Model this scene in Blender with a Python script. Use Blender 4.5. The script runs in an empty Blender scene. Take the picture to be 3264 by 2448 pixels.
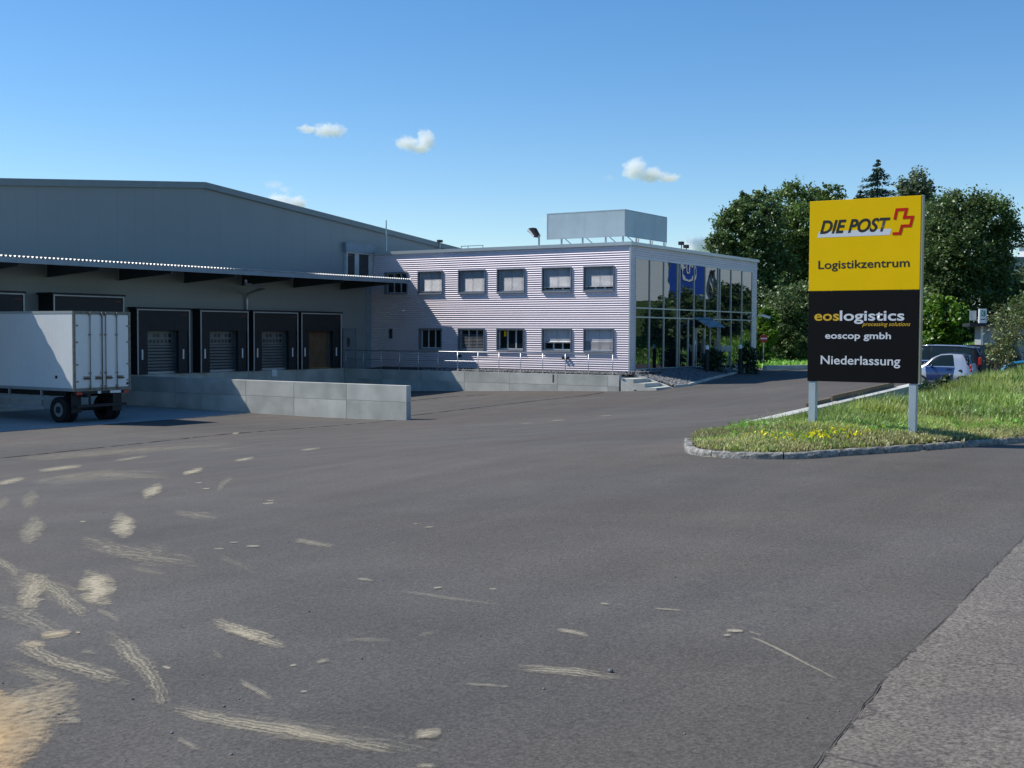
import bpy, math, random
import numpy as np
from mathutils import Vector, Matrix
random.seed(7); RNG = np.random.default_rng(11)
S = bpy.context.scene; COL = S.collection
# ------------------------------------------------------------------ camera
FP, CX, CY = 3819., 1632., 1224.
AZ, PIT, ROL = math.radians(32.9), math.radians(2.46), math.radians(.27)
f0 = np.array([math.cos(AZ), math.sin(AZ), 0]); r0 = np.array([math.sin(AZ), -math.cos(AZ), 0]); u0 = np.array([0, 0, 1.])
cf = f0*math.cos(PIT)-u0*math.sin(PIT); cu = u0*math.cos(PIT)+f0*math.sin(PIT)
cr = r0*math.cos(ROL)+cu*math.sin(ROL); cu = cu*math.cos(ROL)-r0*math.sin(ROL)
cam = bpy.data.objects.new('camera', bpy.data.cameras.new('camera')); COL.objects.link(cam)
cam.data.sensor_width = 36; cam.data.lens = 36*FP/3264; cam.data.clip_end = 9000; cam.data.clip_start = .1
cam.matrix_world = Matrix(((cr[0], cu[0], -cf[0], 0), (cr[1], cu[1], -cf[1], 0), (cr[2], cu[2], -cf[2], 0), (0, 0, 0, 1)))
S.camera = cam
# ------------------------------------------------------------------ light
SUNV = np.array([.34, -.94, -1.13]); SUNV /= np.linalg.norm(SUNV)
SEL = math.asin(-SUNV[2]); SROT = math.atan2(-SUNV[0], -SUNV[1])
W = bpy.data.worlds.new('World'); S.world = W; W.use_nodes = True
nt = W.node_tree; nt.nodes.clear()
sky = nt.nodes.new('ShaderNodeTexSky'); sky.sky_type = 'NISHITA'; sky.sun_disc = False
sky.sun_elevation = SEL; sky.sun_rotation = SROT; sky.altitude = 400; sky.air_density = 1.0; sky.dust_density = .1; sky.ozone_density = 3.0
bg = nt.nodes.new('ShaderNodeBackground'); bg.inputs[1].default_value = .112; hs = nt.nodes.new('ShaderNodeHueSaturation'); hs.inputs['Saturation'].default_value = 1.27; hs.inputs['Hue'].default_value = .5015
wo = nt.nodes.new('ShaderNodeOutputWorld')
nt.links.new(sky.outputs[0], hs.inputs['Color']); nt.links.new(hs.outputs[0], bg.inputs[0]); nt.links.new(bg.outputs[0], wo.inputs[0])
sl = bpy.data.lights.new('sun', 'SUN'); sl.energy = 4.3; sl.angle = math.radians(.5); sl.color = (1, .965, .91)
so = bpy.data.objects.new('sun', sl); COL.objects.link(so)
so.rotation_euler = Vector(SUNV).to_track_quat('-Z', 'Y').to_euler()
S.view_settings.view_transform = 'Standard'; S.view_settings.look = 'None'; S.view_settings.gamma = 1
S.view_settings.use_curve_mapping = False; S.view_settings.exposure = 0.38
S.render.engine = 'CYCLES'; S.cycles.max_bounces = 14; S.cycles.diffuse_bounces = 4; S.cycles.glossy_bounces = 5; S.cycles.transmission_bounces = 6; S.cycles.transparent_max_bounces = 12
# ------------------------------------------------------------------ pixel -> world helpers (photo is 3264 wide)
def ray(x, y): return cf+cr*(x-CX)/FP-cu*(y-CY)/FP
def onX(x, y, v): d = ray(x, y); return d*v/d[0]
def onY(x, y, v): d = ray(x, y); return d*v/d[1]
def atz(x, y, z): return ray(x, y)*z
class TPS:
    def __init__(s, pts):
        p = np.array(pts, float); s.p = p[:, :2]; n = len(p)
        K = s.k(np.linalg.norm(s.p[:, None]-s.p[None], axis=2))+np.eye(n)*.5; P = np.c_[np.ones(n), s.p]
        A = np.zeros((n+3, n+3)); A[:n, :n] = K; A[:n, n:] = P; A[n:, :n] = P.T
        s.w = np.linalg.solve(A, np.r_[p[:, 2], 0, 0, 0])
    def k(s, r): return np.where(r > 1e-9, r*r*np.log(np.maximum(r, 1e-9)), 0)
    def __call__(s, x, y):
        q = np.stack([np.atleast_1d(x).astype(float).ravel(), np.atleast_1d(y).astype(float).ravel()], 1)
        K = s.k(np.linalg.norm(q[:, None]-s.p[None], axis=2)); v = K@s.w[:-3]+s.w[-3]+q@s.w[-2:]
        return float(v[0]) if np.ndim(x) == 0 else v.reshape(np.shape(x))
G = TPS([(0, 0, -1.62), (-12, -8, -1.5), (0, -15, -1.5), (-20, 20, -2.4), (-20, 50, -3.5), (10, 12, -2.3), (15, -8, -1.66), (17, 5, -1.83), (18, 8, -1.88), (20, 2, -1.82), (23, 10.5, -2.08),
         (30, -6, -1.8), (0, 28, -3.2), (10, 29, -3.35), (19.7, 29.2, -3.48), (28, 30, -3.5), (38.3, 29.9, -3.57), (46, 29.5, -3.3), (55, 28.9, -3.01), (30, 39, -3.65), (20, 39, -3.66), (10, 39, -3.6), (34, 44, -3.62), (20, 48, -3.62), (40, 48, -3.55),
         (46, 42, -3.5), (55, 42.7, -3.42), (55, 48, -3.5), (30, 20, -2.9), (40, 20, -2.9), (40, 13, -2.4), (50, 22, -2.75), (59, 25, -2.72), (66, 25, -2.58), (76, 26, -2.5), (64, 28.3, -2.45), (56, 14, -2.36), (56, 8.5, -2.52), (60, 5, -2.5), (62, 12, -2.25),
         (90, 22, -2.45), (100, 30, -2.5), (86, 10, -2.3), (60, -6, -2.1), (45, -6, -2.), (90, -10, -2.1), (130, 40, -2.5), (90, 60, -2.6), (60, 60, -3.), (110, 0, -2.2)])
def gp(x, y, fn=G, off=0.):
    d = ray(x, y); t = 3.
    for i in range(60):
        p = d*t; h = fn(p[0], p[1])+off
        if abs(p[2]-h) < 1e-4: break
        t = t*(1-.7*(p[2]-h)/min(p[2], -.3)) if d[2] < 0 else t
    return d*t
# ------------------------------------------------------------------ mesh helpers
ORG = {}
class MB:
    def __init__(s): s.v = []; s.f = []; s.uv = None
    def add(s, vs, fs):
        o = len(s.v); s.v += [tuple(map(float, v)) for v in vs]; s.f += [tuple(i+o for i in f) for f in fs]; return s
    def box(s, x0, x1, y0, y1, z0, z1):
        x0, x1 = min(x0, x1), max(x0, x1); y0, y1 = min(y0, y1), max(y0, y1); z0, z1 = min(z0, z1), max(z0, z1)
        return s.add([(x0, y0, z0), (x1, y0, z0), (x1, y1, z0), (x0, y1, z0), (x0, y0, z1), (x1, y0, z1), (x1, y1, z1), (x0, y1, z1)],
                     [(0, 3, 2, 1), (4, 5, 6, 7), (0, 1, 5, 4), (1, 2, 6, 5), (2, 3, 7, 6), (3, 0, 4, 7)])
    def quad(s, *p): return s.add(p, [tuple(range(len(p)))])
    def prism(s, poly, d):
        n = len(poly); d = np.array(d, float); b = [tuple(np.array(p)+d) for p in poly]
        return s.add(list(poly)+b, [tuple(range(n))[::-1], tuple(range(n, 2*n))]+[(i, (i+1) % n, n+(i+1) % n, n+i) for i in range(n)])
    def bar(s, a, b, w, h=None, up=(0, 0, 1)):
        h = h or w; a = Vector(a); b = Vector(b); d = (b-a).normalized(); u = Vector(up)
        if abs(d.dot(u)) > .95: u = Vector((1, 0, 0))
        sd = d.cross(u).normalized()*w/2; uu = sd.cross(d).normalized()*h/2
        v = [p+q for p in (a, b) for q in (-sd-uu, sd-uu, sd+uu, -sd+uu)]
        return s.add(v, [(0, 1, 2, 3), (7, 6, 5, 4), (0, 4, 5, 1), (1, 5, 6, 2), (2, 6, 7, 3), (3, 7, 4, 0)])
    def tube(s, path, r, n=8, cap=True):
        P = [Vector(p) for p in path]; rs = r if hasattr(r, '__len__') else [r]*len(P); o = len(s.v); prev = None
        for i, p in enumerate(P):
            d = (P[min(i+1, len(P)-1)]-P[max(i-1, 0)]).normalized()
            a = prev if prev is not None else (Vector((0, 0, 1)) if abs(d.z) < .9 else Vector((1, 0, 0)))
            a = (a-d*a.dot(d)).normalized(); prev = a; b = d.cross(a)
            for k in range(n):
                t = 2*math.pi*k/n; s.v.append(tuple(p+(a*math.cos(t)+b*math.sin(t))*rs[i]))
        for i in range(len(P)-1):
            for k in range(n): s.f.append((o+i*n+k, o+i*n+(k+1) % n, o+(i+1)*n+(k+1) % n, o+(i+1)*n+k))
        if cap: s.f.append(tuple(o+k for k in range(n))[::-1]); s.f.append(tuple(o+(len(P)-1)*n+k for k in range(n)))
        return s
    def cyl(s, c, ax, r, h, n=20):
        ax = Vector(ax).normalized()*h/2; c = Vector(c); return s.tube([c-ax, c+ax], r, n)
    def grid(s, fn, nu, nv):
        o = len(s.v); s.v += [tuple(map(float, fn(i/nu, j/nv))) for j in range(nv+1) for i in range(nu+1)]
        s.f += [(o+j*(nu+1)+i, o+j*(nu+1)+i+1, o+(j+1)*(nu+1)+i+1, o+(j+1)*(nu+1)+i) for j in range(nv) for i in range(nu)]
        return s
    def ball(s, c, r, sc=(1, 1, 1), nu=12, nv=8, z0=-1.):
        def fn(a, b):
            t = 2*math.pi*a; p = math.asin(z0)+(math.pi/2-math.asin(z0))*b
            return (c[0]+r*sc[0]*math.cos(t)*math.cos(p), c[1]+r*sc[1]*math.sin(t)*math.cos(p), c[2]+r*sc[2]*math.sin(p))
        return s.grid(fn, nu, nv)
    def build(s, name, mat, parent=None, smooth=False, local=False, bevel=0, kind=None):
        me = bpy.data.meshes.new(name); v = np.array(s.v, float).reshape(-1, 3)
        if parent is not None and not local: v = v-ORG[parent.name]
        me.from_pydata(v.tolist(), [], s.f); me.materials.append(mat)
        if smooth: me.polygons.foreach_set('use_smooth', [True]*len(me.polygons))
        o = bpy.data.objects.new(name, me); COL.objects.link(o)
        if parent is not None: o.parent = parent; ORG[o.name] = ORG.get(parent.name, np.zeros(3))
        if bevel: m = o.modifiers.new('b', 'BEVEL'); m.width = bevel; m.segments = 2; m.limit_method = 'ANGLE'
        if kind: o['kind'] = kind
        me.update(); return o
def npmesh(name, v, f, mat, parent=None, col=None, kind=None, smooth=False, uv=None):
    """v (N,3), f (M,k) arrays of one polygon size"""
    v = np.asarray(v, np.float32); f = np.asarray(f, np.int32)
    if parent is not None: v = v-ORG[parent.name].astype(np.float32)
    me = bpy.data.meshes.new(name); k = f.shape[1]
    me.vertices.add(len(v)); me.vertices.foreach_set('co', v.ravel())
    me.loops.add(f.size); me.loops.foreach_set('vertex_index', f.ravel())
    me.polygons.add(len(f)); me.polygons.foreach_set('loop_start', np.arange(len(f), dtype=np.int32)*k)
    if smooth: me.polygons.foreach_set('use_smooth', np.ones(len(f), bool))
    me.update(calc_edges=True)
    if col is not None:
        a = me.color_attributes.new('tint', 'FLOAT_COLOR', 'POINT'); a.data.foreach_set('color', np.asarray(col, np.float32).ravel())
    if uv is not None:
        l = me.uv_layers.new(name='UVMap'); l.data.foreach_set('uv', np.asarray(uv, np.float32)[f.ravel()].ravel())
    me.materials.append(mat); me.validate(); o = bpy.data.objects.new(name, me); COL.objects.link(o)
    if parent is not None: o.parent = parent; ORG[o.name] = ORG[parent.name]
    if kind: o['kind'] = kind
    return o
def thing(name, label, cat, loc, group=None, rz=0):
    o = bpy.data.objects.new(name, None); COL.objects.link(o); o.empty_display_size = .3
    o.location = Vector([float(c) for c in loc]); o.rotation_euler.z = rz; ORG[o.name] = np.array(loc, float); return tag(o, label, cat, group)
def tag(o, label, cat, group=None):
    o['label'] = label; o['category'] = cat
    if group: o['group'] = group
    return o
def struct(o): o['kind'] = 'structure'; return o
def sub(o, parent): return o
# ------------------------------------------------------------------ materials
def mat(name, col, rough=.6, metal=0., spec=.5, var=.12, scale=2., bump=0., bscale=60., col2=None, stretch=None, detail=5, coat=0., fine=0.):
    m = bpy.data.materials.new(name); m.use_nodes = True; t = m.node_tree; b = t.nodes['Principled BSDF']; N = t.nodes.new; L = t.links.new
    tc = N('ShaderNodeTexCoord'); src = tc.outputs['Object']
    if stretch:
        mp = N('ShaderNodeMapping'); mp.inputs['Scale'].default_value = stretch; L(src, mp.inputs[0]); src = mp.outputs[0]
    n = N('ShaderNodeTexNoise'); n.inputs['Scale'].default_value = scale; n.inputs['Detail'].default_value = detail; L(src, n.inputs['Vector'])
    mx = N('ShaderNodeMix'); mx.data_type = 'RGBA'
    c2 = col2 or tuple(c*(1+var) for c in col); c1 = col if col2 else tuple(c*(1-var) for c in col)
    mr = N('ShaderNodeMapRange'); mr.inputs[1].default_value = .3; mr.inputs[2].default_value = .7; L(n.outputs[0], mr.inputs[0]); L(mr.outputs[0], mx.inputs[0])
    mx.inputs[6].default_value = (*c1, 1); mx.inputs[7].default_value = (*c2, 1); out = mx.outputs[2]
    if fine:
        n3 = N('ShaderNodeTexNoise'); n3.inputs['Scale'].default_value = bscale; n3.inputs['Detail'].default_value = 3; L(src, n3.inputs['Vector'])
        m3 = N('ShaderNodeMix'); m3.data_type = 'RGBA'; m3.blend_type = 'MULTIPLY'; m3.inputs[0].default_value = 1
        r3 = N('ShaderNodeMapRange'); r3.inputs[1].default_value = .3; r3.inputs[2].default_value = .7; r3.inputs[3].default_value = 1-fine; r3.inputs[4].default_value = 1+fine
        L(n3.outputs[0], r3.inputs[0]); L(out, m3.inputs[6]); L(r3.outputs[0], m3.inputs[7]); out = m3.outputs[2]
    L(out, b.inputs['Base Color'])
    b.inputs['Roughness'].default_value = rough; b.inputs['Metallic'].default_value = metal; b.inputs['Specular IOR Level'].default_value = spec
    b.inputs['Coat Weight'].default_value = coat
    if bump:
        n2 = N('ShaderNodeTexNoise'); n2.inputs['Scale'].default_value = bscale; n2.inputs['Detail'].default_value = 4; L(src, n2.inputs['Vector'])
        bp = N('ShaderNodeBump'); bp.inputs['Strength'].default_value = bump; bp.inputs['Distance'].default_value = .02; L(n2.outputs[0], bp.inputs['Height']); L(bp.outputs[0], b.inputs['Normal'])
    return m
def leafmat(name, c, trans=.35, spread=.6):
    m = bpy.data.materials.new(name); m.use_nodes = True; t = m.node_tree; t.nodes.clear(); N = t.nodes.new; L = t.links.new
    a = N('ShaderNodeVertexColor'); a.layer_name = 'tint'
    mx = N('ShaderNodeMix'); mx.data_type = 'RGBA'; mx.blend_type = 'MULTIPLY'; mx.inputs[0].default_value = 1; mx.inputs[6].default_value = (*c, 1); L(a.outputs[0], mx.inputs[7])
    d = N('ShaderNodeBsdfDiffuse'); tr = N('ShaderNodeBsdfTranslucent'); g = N('ShaderNodeBsdfGlossy'); g.inputs['Roughness'].default_value = .45; g.inputs[0].default_value = (.6, .65, .6, 1)
    L(mx.outputs[2], d.inputs[0]); L(mx.outputs[2], tr.inputs[0]); s1 = N('ShaderNodeMixShader'); s1.inputs[0].default_value = trans; L(d.outputs[0], s1.inputs[1]); L(tr.outputs[0], s1.inputs[2])
    s2 = N('ShaderNodeMixShader'); s2.inputs[0].default_value = .06; L(s1.outputs[0], s2.inputs[1]); L(g.outputs[0], s2.inputs[2])
    o = N('ShaderNodeOutputMaterial'); L(s2.outputs[0], o.inputs[0]); return m
def asphalt(name, c, speck=.5, crack=False, rough=.85):
    m = bpy.data.materials.new(name); m.use_nodes = True; t = m.node_tree; b = t.nodes['Principled BSDF']; N = t.nodes.new; L = t.links.new
    tc = N('ShaderNodeTexCoord'); O = tc.outputs['Object']
    def noise(sc, det=4, st=None):
        s_ = O
        if st: mp = N('ShaderNodeMapping'); mp.inputs['Scale'].default_value = st[0]; mp.inputs['Rotation'].default_value = (0, 0, st[1]); L(O, mp.inputs[0]); s_ = mp.outputs[0]
        n = N('ShaderNodeTexNoise'); n.inputs['Scale'].default_value = sc; n.inputs['Detail'].default_value = det; L(s_, n.inputs['Vector']); return n.outputs[0]
    def rng(v, a, b_, c_, d_):
        r = N('ShaderNodeMapRange'); L(v, r.inputs[0])
        for i, q in enumerate((a, b_, c_, d_)): r.inputs[i+1].default_value = q
        return r.outputs[0]
    def mul(a, b_):
        q = N('ShaderNodeMath'); q.operation = 'MULTIPLY'; L(a, q.inputs[0]); L(b_, q.inputs[1]); return q.outputs[0]
    big = rng(noise(.13, 5), .3, .7, .86, 1.13); med = rng(noise(1.1, 6), .3, .7, .92, 1.08)
    streak = rng(noise(.5, 4, ((.25, 2.6, 1), .5)), .35, .7, .94, 1.08); streak2 = rng(noise(.35, 5, ((2.2, .2, 1), .35)), .35, .7, .95, 1.06)
    fine = mul(rng(noise(48, 4), .32, .68, 1-speck*.8, 1+speck*.8), rng(noise(17, 4), .3, .7, 1-speck*.22, 1+speck*.22))
    k = mul(mul(mul(big, med), mul(streak, streak2)), fine)
    vo = N('ShaderNodeTexVoronoi'); vo.inputs['Scale'].default_value = 42; L(O, vo.inputs['Vector'])
    sp = rng(vo.outputs['Distance'], .10, .2, 1., 0.); rnd = N('ShaderNodeSeparateColor'); L(vo.outputs['Color'], rnd.inputs[0]); keep = rng(rnd.outputs[0], .86, .9, 0., 1.)
    pick = mul(sp, keep)
    tint = N('ShaderNodeMix'); tint.data_type = 'RGBA'; L(rng(noise(.21, 4), .35, .68, 0, 1), tint.inputs[0]); tint.inputs[6].default_value = (c[0]*.97, c[1], c[2]*1.02, 1); tint.inputs[7].default_value = (c[0]*1.05, c[1]*1.0, c[2]*.96, 1)
    mx = N('ShaderNodeMix'); mx.data_type = 'RGBA'; mx.blend_type = 'MULTIPLY'; mx.inputs[0].default_value = 1; L(tint.outputs[2], mx.inputs[6]); L(k, mx.inputs[7])
    m2 = N('ShaderNodeMix'); m2.data_type = 'RGBA'; L(mul(pick, rng(noise(3), 0, 1, .35, .75)), m2.inputs[0]); L(mx.outputs[2], m2.inputs[6]); m2.inputs[7].default_value = (.30, .28, .25, 1)
    out = m2.outputs[2]
    if crack:
        vc = N('ShaderNodeTexVoronoi'); vc.voronoi_dimensions = '2D'; vc.feature = 'DISTANCE_TO_EDGE'; vc.inputs['Scale'].default_value = 1.1
        wn = N('ShaderNodeTexNoise'); wn.inputs['Scale'].default_value = 1.8; wn.inputs['Detail'].default_value = 8; L(O, wn.inputs['Vector'])
        ad = N('ShaderNodeMix'); ad.data_type = 'VECTOR'; ad.inputs[0].default_value = .45; L(O, ad.inputs[4]); L(wn.outputs['Color'], ad.inputs[5]); L(ad.outputs[1], vc.inputs['Vector'])
        cm = mul(rng(vc.outputs['Distance'], .0, .014, .8, 0.), rng(noise(.8, 3), .42, .52, 0, 1))
        m4 = N('ShaderNodeMix'); m4.data_type = 'RGBA'; L(cm, m4.inputs[0]); L(out, m4.inputs[6]); m4.inputs[7].default_value = (.03, .028, .026, 1)
        pt = rng(noise(.9, 6), .46, .62, 0, .75); m5 = N('ShaderNodeMix'); m5.data_type = 'RGBA'; L(pt, m5.inputs[0]); L(m4.outputs[2], m5.inputs[6]); m5.inputs[7].default_value = (c[0]*.5, c[1]*.5, c[2]*.52, 1)
        out = m5.outputs[2]
    L(out, b.inputs['Base Color']); b.inputs['Roughness'].default_value = rough; b.inputs['Specular IOR Level'].default_value = .3
    bp = N('ShaderNodeBump'); bp.inputs['Strength'].default_value = .55; bp.inputs['Distance'].default_value = .008
    L(noise(75, 5), bp.inputs['Height']); L(bp.outputs[0], b.inputs['Normal'])
    return m
M = {}
M['asphalt'] = asphalt('asphalt', (.089, .080, .0705), .40)
M['asphalt_old'] = asphalt('old asphalt', (.140, .124, .106), .62, True)
M['panel'] = mat('grey metal cladding', (.224, .256, .260), .5, .1, .5, .04, .3)
M['trim'] = mat('dark grey trim', (.17, .21, .22), .45, .2, .5, .06)
M['roofm'] = mat('light roof metal', (.42, .44, .45), .45, .2)
M['alu'] = mat('aluminium corrugated cladding', (.70, .615, .64), .42, .33, .5, .05, .7)
M['alu2'] = mat('aluminium edge trim', (.50, .53, .52), .38, .5, .5, .05, .5)
M['steel'] = mat('galvanised steel', (.40, .43, .45), .4, .6, .5, .1, 6)
M['stainless'] = mat('stainless tube', (.62, .62, .64), .42, .85, .5, .04, 6)
M['boxpanel'] = mat('galvanised sheet', (.43, .51, .53), .5, .35, .5, .07, 1.2, fine=.04, bscale=25)
M['darksteel'] = mat('dark painted steel', (.022, .027, .032), .6, .0, .25)
M['black'] = mat('black rubber sheet', (.010, .012, .016), .55, 0, .4, .2, 3)
M['tyre'] = mat('tyre rubber', (.013, .013, .013), .8, 0, .3, .2, 8, .3, 40)
M['whitetrim'] = mat('pale edge profile', (.42, .43, .42), .5, .2)
M['white'] = mat('white paint', (.74, .74, .72), .4, 0, .5, .03)
M['trailer'] = mat('white trailer panel', (.70, .71, .70), .32, 0, .5, .06, .5, .05, 9, stretch=(1, 1, .4), fine=.03)
M['trailerframe'] = mat('worn frame metal', (.17, .17, .15), .5, .5, .5, .3, 9)
M['latch'] = mat('worn brownish latch metal', (.26, .22, .19), .5, .4, .5, .2, 12)
M['chassis'] = mat('chassis black', (.016, .016, .017), .6, .1)
M['redlamp'] = mat('red lamp plastic', (.45, .02, .015), .25, 0, .6, .05)
M['redlogo'] = mat('dark red print', (.14, .03, .03), .6)
M['concrete'] = mat('cast concrete', (.43, .43, .385), .85, 0, .3, .2, 1.1, .35, 45, detail=8, fine=.10)
M['concrete2'] = mat('cast concrete pale', (.49, .485, .435), .85, 0, .3, .2, .8, .35, 45, detail=8, fine=.09)
M['floorc'] = mat('concrete slab', (.30, .31, .30), .8, 0, .3, .1, .6, .15, 30, detail=8, stretch=(.4, 2, 1), fine=.06)
M['granite'] = mat('granite kerb', (.23, .225, .205), .85, 0, .3, .45, 9, 1.0, 22, detail=8, fine=.3)
M['tar'] = mat('bitumen joint', (.022, .021, .02), .95, 0, .1)
M['shutter'] = mat('grey shutter slat', (.13, .145, .15), .45, .3)
M['shutterwin'] = mat('dark shutter glazing', (.02, .024, .03), .2)
M['plywood'] = mat('brown cardboard load', (.14, .085, .05), .8, 0, .3, .2, 3)
M['orange'] = mat('ochre floor edge', (.30, .17, .05), .7)
M['blind'] = mat('aluminium blind slat', (.46, .46, .48), .5, .15)
M['frame'] = mat('window casing grey', (.16, .19, .23), .45, .25)
M['pvc'] = mat('light window frame', (.45, .47, .48), .5)
M['fascia'] = mat('canopy fascia', (.20, .26, .31), .5, .2)
M['deck'] = mat('white trapezoid sheet', (.70, .70, .68), .5, .1)
M['beam'] = mat('dark blue steel', (.045, .06, .07), .5, .2)
M['wood'] = mat('weathered board', (.20, .145, .09), .8, 0, .3, .25, 3, .3, 20, stretch=(.3, 4, 4))
M['yellow'] = mat('yellow sign panel', (.80, .50, .0), .55, 0, .1, .02)
M['blacksign'] = mat('black sign panel', (.004, .004, .005), .6, 0, .12, .05)
M['signpost'] = mat('grey powder coat', (.36, .42, .46), .45, .1)
M['signside'] = mat('sign side frame', (.30, .29, .19), .5, .2)
M['letterwhite'] = mat('white lettering', (.62, .64, .68), .5, 0, .3, .02)
M['letterblack'] = mat('black lettering', (.012, .01, .008), .4)
M['letterred'] = mat('red lettering', (.50, .012, .004), .5, 0, .2)
M['letterocre'] = mat('ochre lettering', (.60, .36, .01), .45)
M['glassdark'] = mat('dark glass', (.012, .016, .018), .04, 0, .9, .1)
M['carglass'] = mat('car glass', (.012, .022, .026), .12, 0, .25, .1)
M['silver'] = mat('silver car paint', (.50, .52, .56), .28, .5, .5, .03, coat=.6)
M['carblue'] = mat('blue car paint', (.015, .04, .15), .25, .2, .5, .05, coat=.8)
M['carblack'] = mat('dark car paint', (.008, .008, .010), .4, .0, .25, .05, coat=.15)
M['teal'] = mat('turquoise car paint', (.01, .16, .28), .25, .2, .5, .05, coat=.9)
M['chrome'] = mat('bright trim', (.8, .8, .82), .2, .9)
M['rim'] = mat('wheel rim', (.30, .30, .30), .4, .6, .5, .15, 6)
M['bark'] = mat('bark', (.08, .065, .05), .9, 0, .2, .3, 5, .8, 20)
M['gravel'] = mat('grey crushed stone', (.04, .04, .04), .85, 0, .3, .4, 5, .3, 30)
M['stone'] = mat('broken stone', (.04, .04, .043), .85, 0, .3, .5, 9, .3, 30, col2=(.27, .27, .265))
M['soil'] = mat('dry soil', (.17, .14, .09), .95, 0, .2, .25, 2, .5, 25, col2=(.09, .10, .035))
M['bank'] = mat('shaggy bank grass', (.030, .055, .014), .95, 0, .1, .3, .4, .8, 6, col2=(.06, .09, .022), fine=.4)
M['grassbase'] = mat('grass sward', (.07, .13, .025), .95, 0, .1, .3, .5, .8, 12, col2=(.12, .19, .04), fine=.35)
M['shed'] = mat('grey shed sheet', (.33, .36, .37), .6, .1, .5, .08)
M['nosign'] = mat('red road sign', (.38, .012, .012), .4)
M['green'] = mat('green print', (.01, .20, .12), .5)
M['render'] = mat('pale factory wall', (.72, .73, .75), .7, 0, .3, .04, .2)
M['muralblue'] = mat('blue painted wall', (.015, .07, .40), .6, 0, .3, .06, .4)
M['leaf'] = leafmat('deciduous leaf', (.115, .19, .052)); M['leafdark'] = leafmat('dark leaf', (.10, .165, .055), .4)
M['needle'] = leafmat('spruce needle', (.022, .052, .030), .15); M['leafpale'] = leafmat('silvery leaf', (.16, .21, .13), .35)
M['willow'] = leafmat('willow leaf', (.11, .165, .062), .3); M['leafbright'] = leafmat('fresh leaf', (.125, .24, .025), .45)
M['leafolive'] = leafmat('olive leaf', (.13, .165, .06), .35); M['shrub'] = leafmat('entrance shrub leaf', (.025, .055, .018), .2)
M['shrubmid'] = leafmat('juniper leaf', (.045, .085, .03), .2)
M['grass'] = leafmat('grass blade', (.27, .42, .11), .45)
M['flower'] = leafmat('yellow flower', (.85, .78, .02), .3)
def coated():
    m = bpy.data.materials.new('sun control glass'); m.use_nodes = True; t = m.node_tree; t.nodes.clear(); N = t.nodes.new; L = t.links.new
    g = N('ShaderNodeBsdfGlossy'); g.inputs['Roughness'].default_value = 0.0; g.inputs[0].default_value = (.90, .97, 1, 1)
    d = N('ShaderNodeBsdfDiffuse'); d.inputs[0].default_value = (.006, .010, .012, 1)
    fr = N('ShaderNodeFresnel'); fr.inputs[0].default_value = 2.6
    n = N('ShaderNodeTexNoise'); n.inputs['Scale'].default_value = .9; n.inputs['Detail'].default_value = 1; tc = N('ShaderNodeTexCoord'); L(tc.outputs['Object'], n.inputs['Vector'])
    bp = N('ShaderNodeBump'); bp.inputs['Strength'].default_value = .04; bp.inputs['Distance'].default_value = .05; L(n.outputs[0], bp.inputs['Height']); L(bp.outputs[0], g.inputs['Normal'])
    mx = N('ShaderNodeMixShader'); L(fr.outputs[0], mx.inputs[0]); L(d.outputs[0], mx.inputs[1]); L(g.outputs[0], mx.inputs[2])
    o = N('ShaderNodeOutputMaterial'); L(mx.outputs[0], o.inputs[0]); return m
M['mirror'] = coated()

# ================================================================== GROUND
def sheet(name, x0, x1, y0, y1, st, fn, m, kind='structure', mask=None):
    nx = int((x1-x0)/st); ny = int((y1-y0)/st); xs = np.linspace(x0, x1, nx+1); ys = np.linspace(y0, y1, ny+1)
    XX, YY = np.meshgrid(xs, ys); Z = fn(XX, YY); v = np.stack([XX, YY, Z], -1).reshape(-1, 3)
    i = np.arange(nx)[None]+np.arange(ny)[:, None]*(nx+1); f = np.stack([i, i+1, i+nx+2, i+nx+1], -1).reshape(-1, 4)
    if mask is not None:
        c = v[f].mean(1); f = f[mask(c[:, 0], c[:, 1])]
    return npmesh(name, v, f, m, kind=kind, smooth=True)
sheet('asphalt_yard', -32, 92, -42, 60, 1., lambda x, y: G(x, y), M['asphalt'])
def farf(x, y):
    d = np.maximum(np.maximum(-25-x, x-84), np.maximum(-36-y, y-54)); return np.where(d > 0, -2.75-.3*np.clip(4-d, 0, 4)/4, -7.)
XX = np.unique(np.r_[np.linspace(-4000, -32, 30), np.linspace(-32, 92, 40), np.linspace(92, 4000, 30)])
def gridmesh(name, xs, ys, fn, m):
    A, B = np.meshgrid(xs, ys); v = np.stack([A, B, fn(A, B)], -1).reshape(-1, 3); nx = len(xs)-1; ny = len(ys)-1
    i = np.arange(nx)[None]+np.arange(ny)[:, None]*(nx+1); f = np.stack([i, i+1, i+nx+2, i+nx+1], -1).reshape(-1, 4)
    return npmesh(name, v, f, m, kind='structure')
gridmesh('ground', XX, np.unique(np.r_[np.linspace(-4000, -42, 30), np.linspace(-42, 60, 34), np.linspace(60, 4000, 30)]), farf, M['grassbase'])
MEAD = TPS([(84, 60, -2.6), (84, 30, -2.55), (84, 20, -2.5), (88, 10, -2.35), (84, -10, -2.2), (92, 26, -2.3), (92, 40, -2.4), (104, 26, -2.1), (104, 40, -2.3), (130, 50, -1.6), (104, 22, -1.1), (110, 17, .6), (98, 15, -1.2), (118, 0, 3.2), (123, 11, 3.2), (150, -10, 3), (110, -20, 3.2), (96, -4, 0), (90, 2, -1.6), (150, 40, 0), (150, 60, -1), (120, 24, .2), (160, 10, 2.6)])
sheet('grass_bank', 84, 165, -42, 66, 1.5, lambda x, y: np.maximum(MEAD(x, y), -2.7)*1.0, M['bank'])
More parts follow.
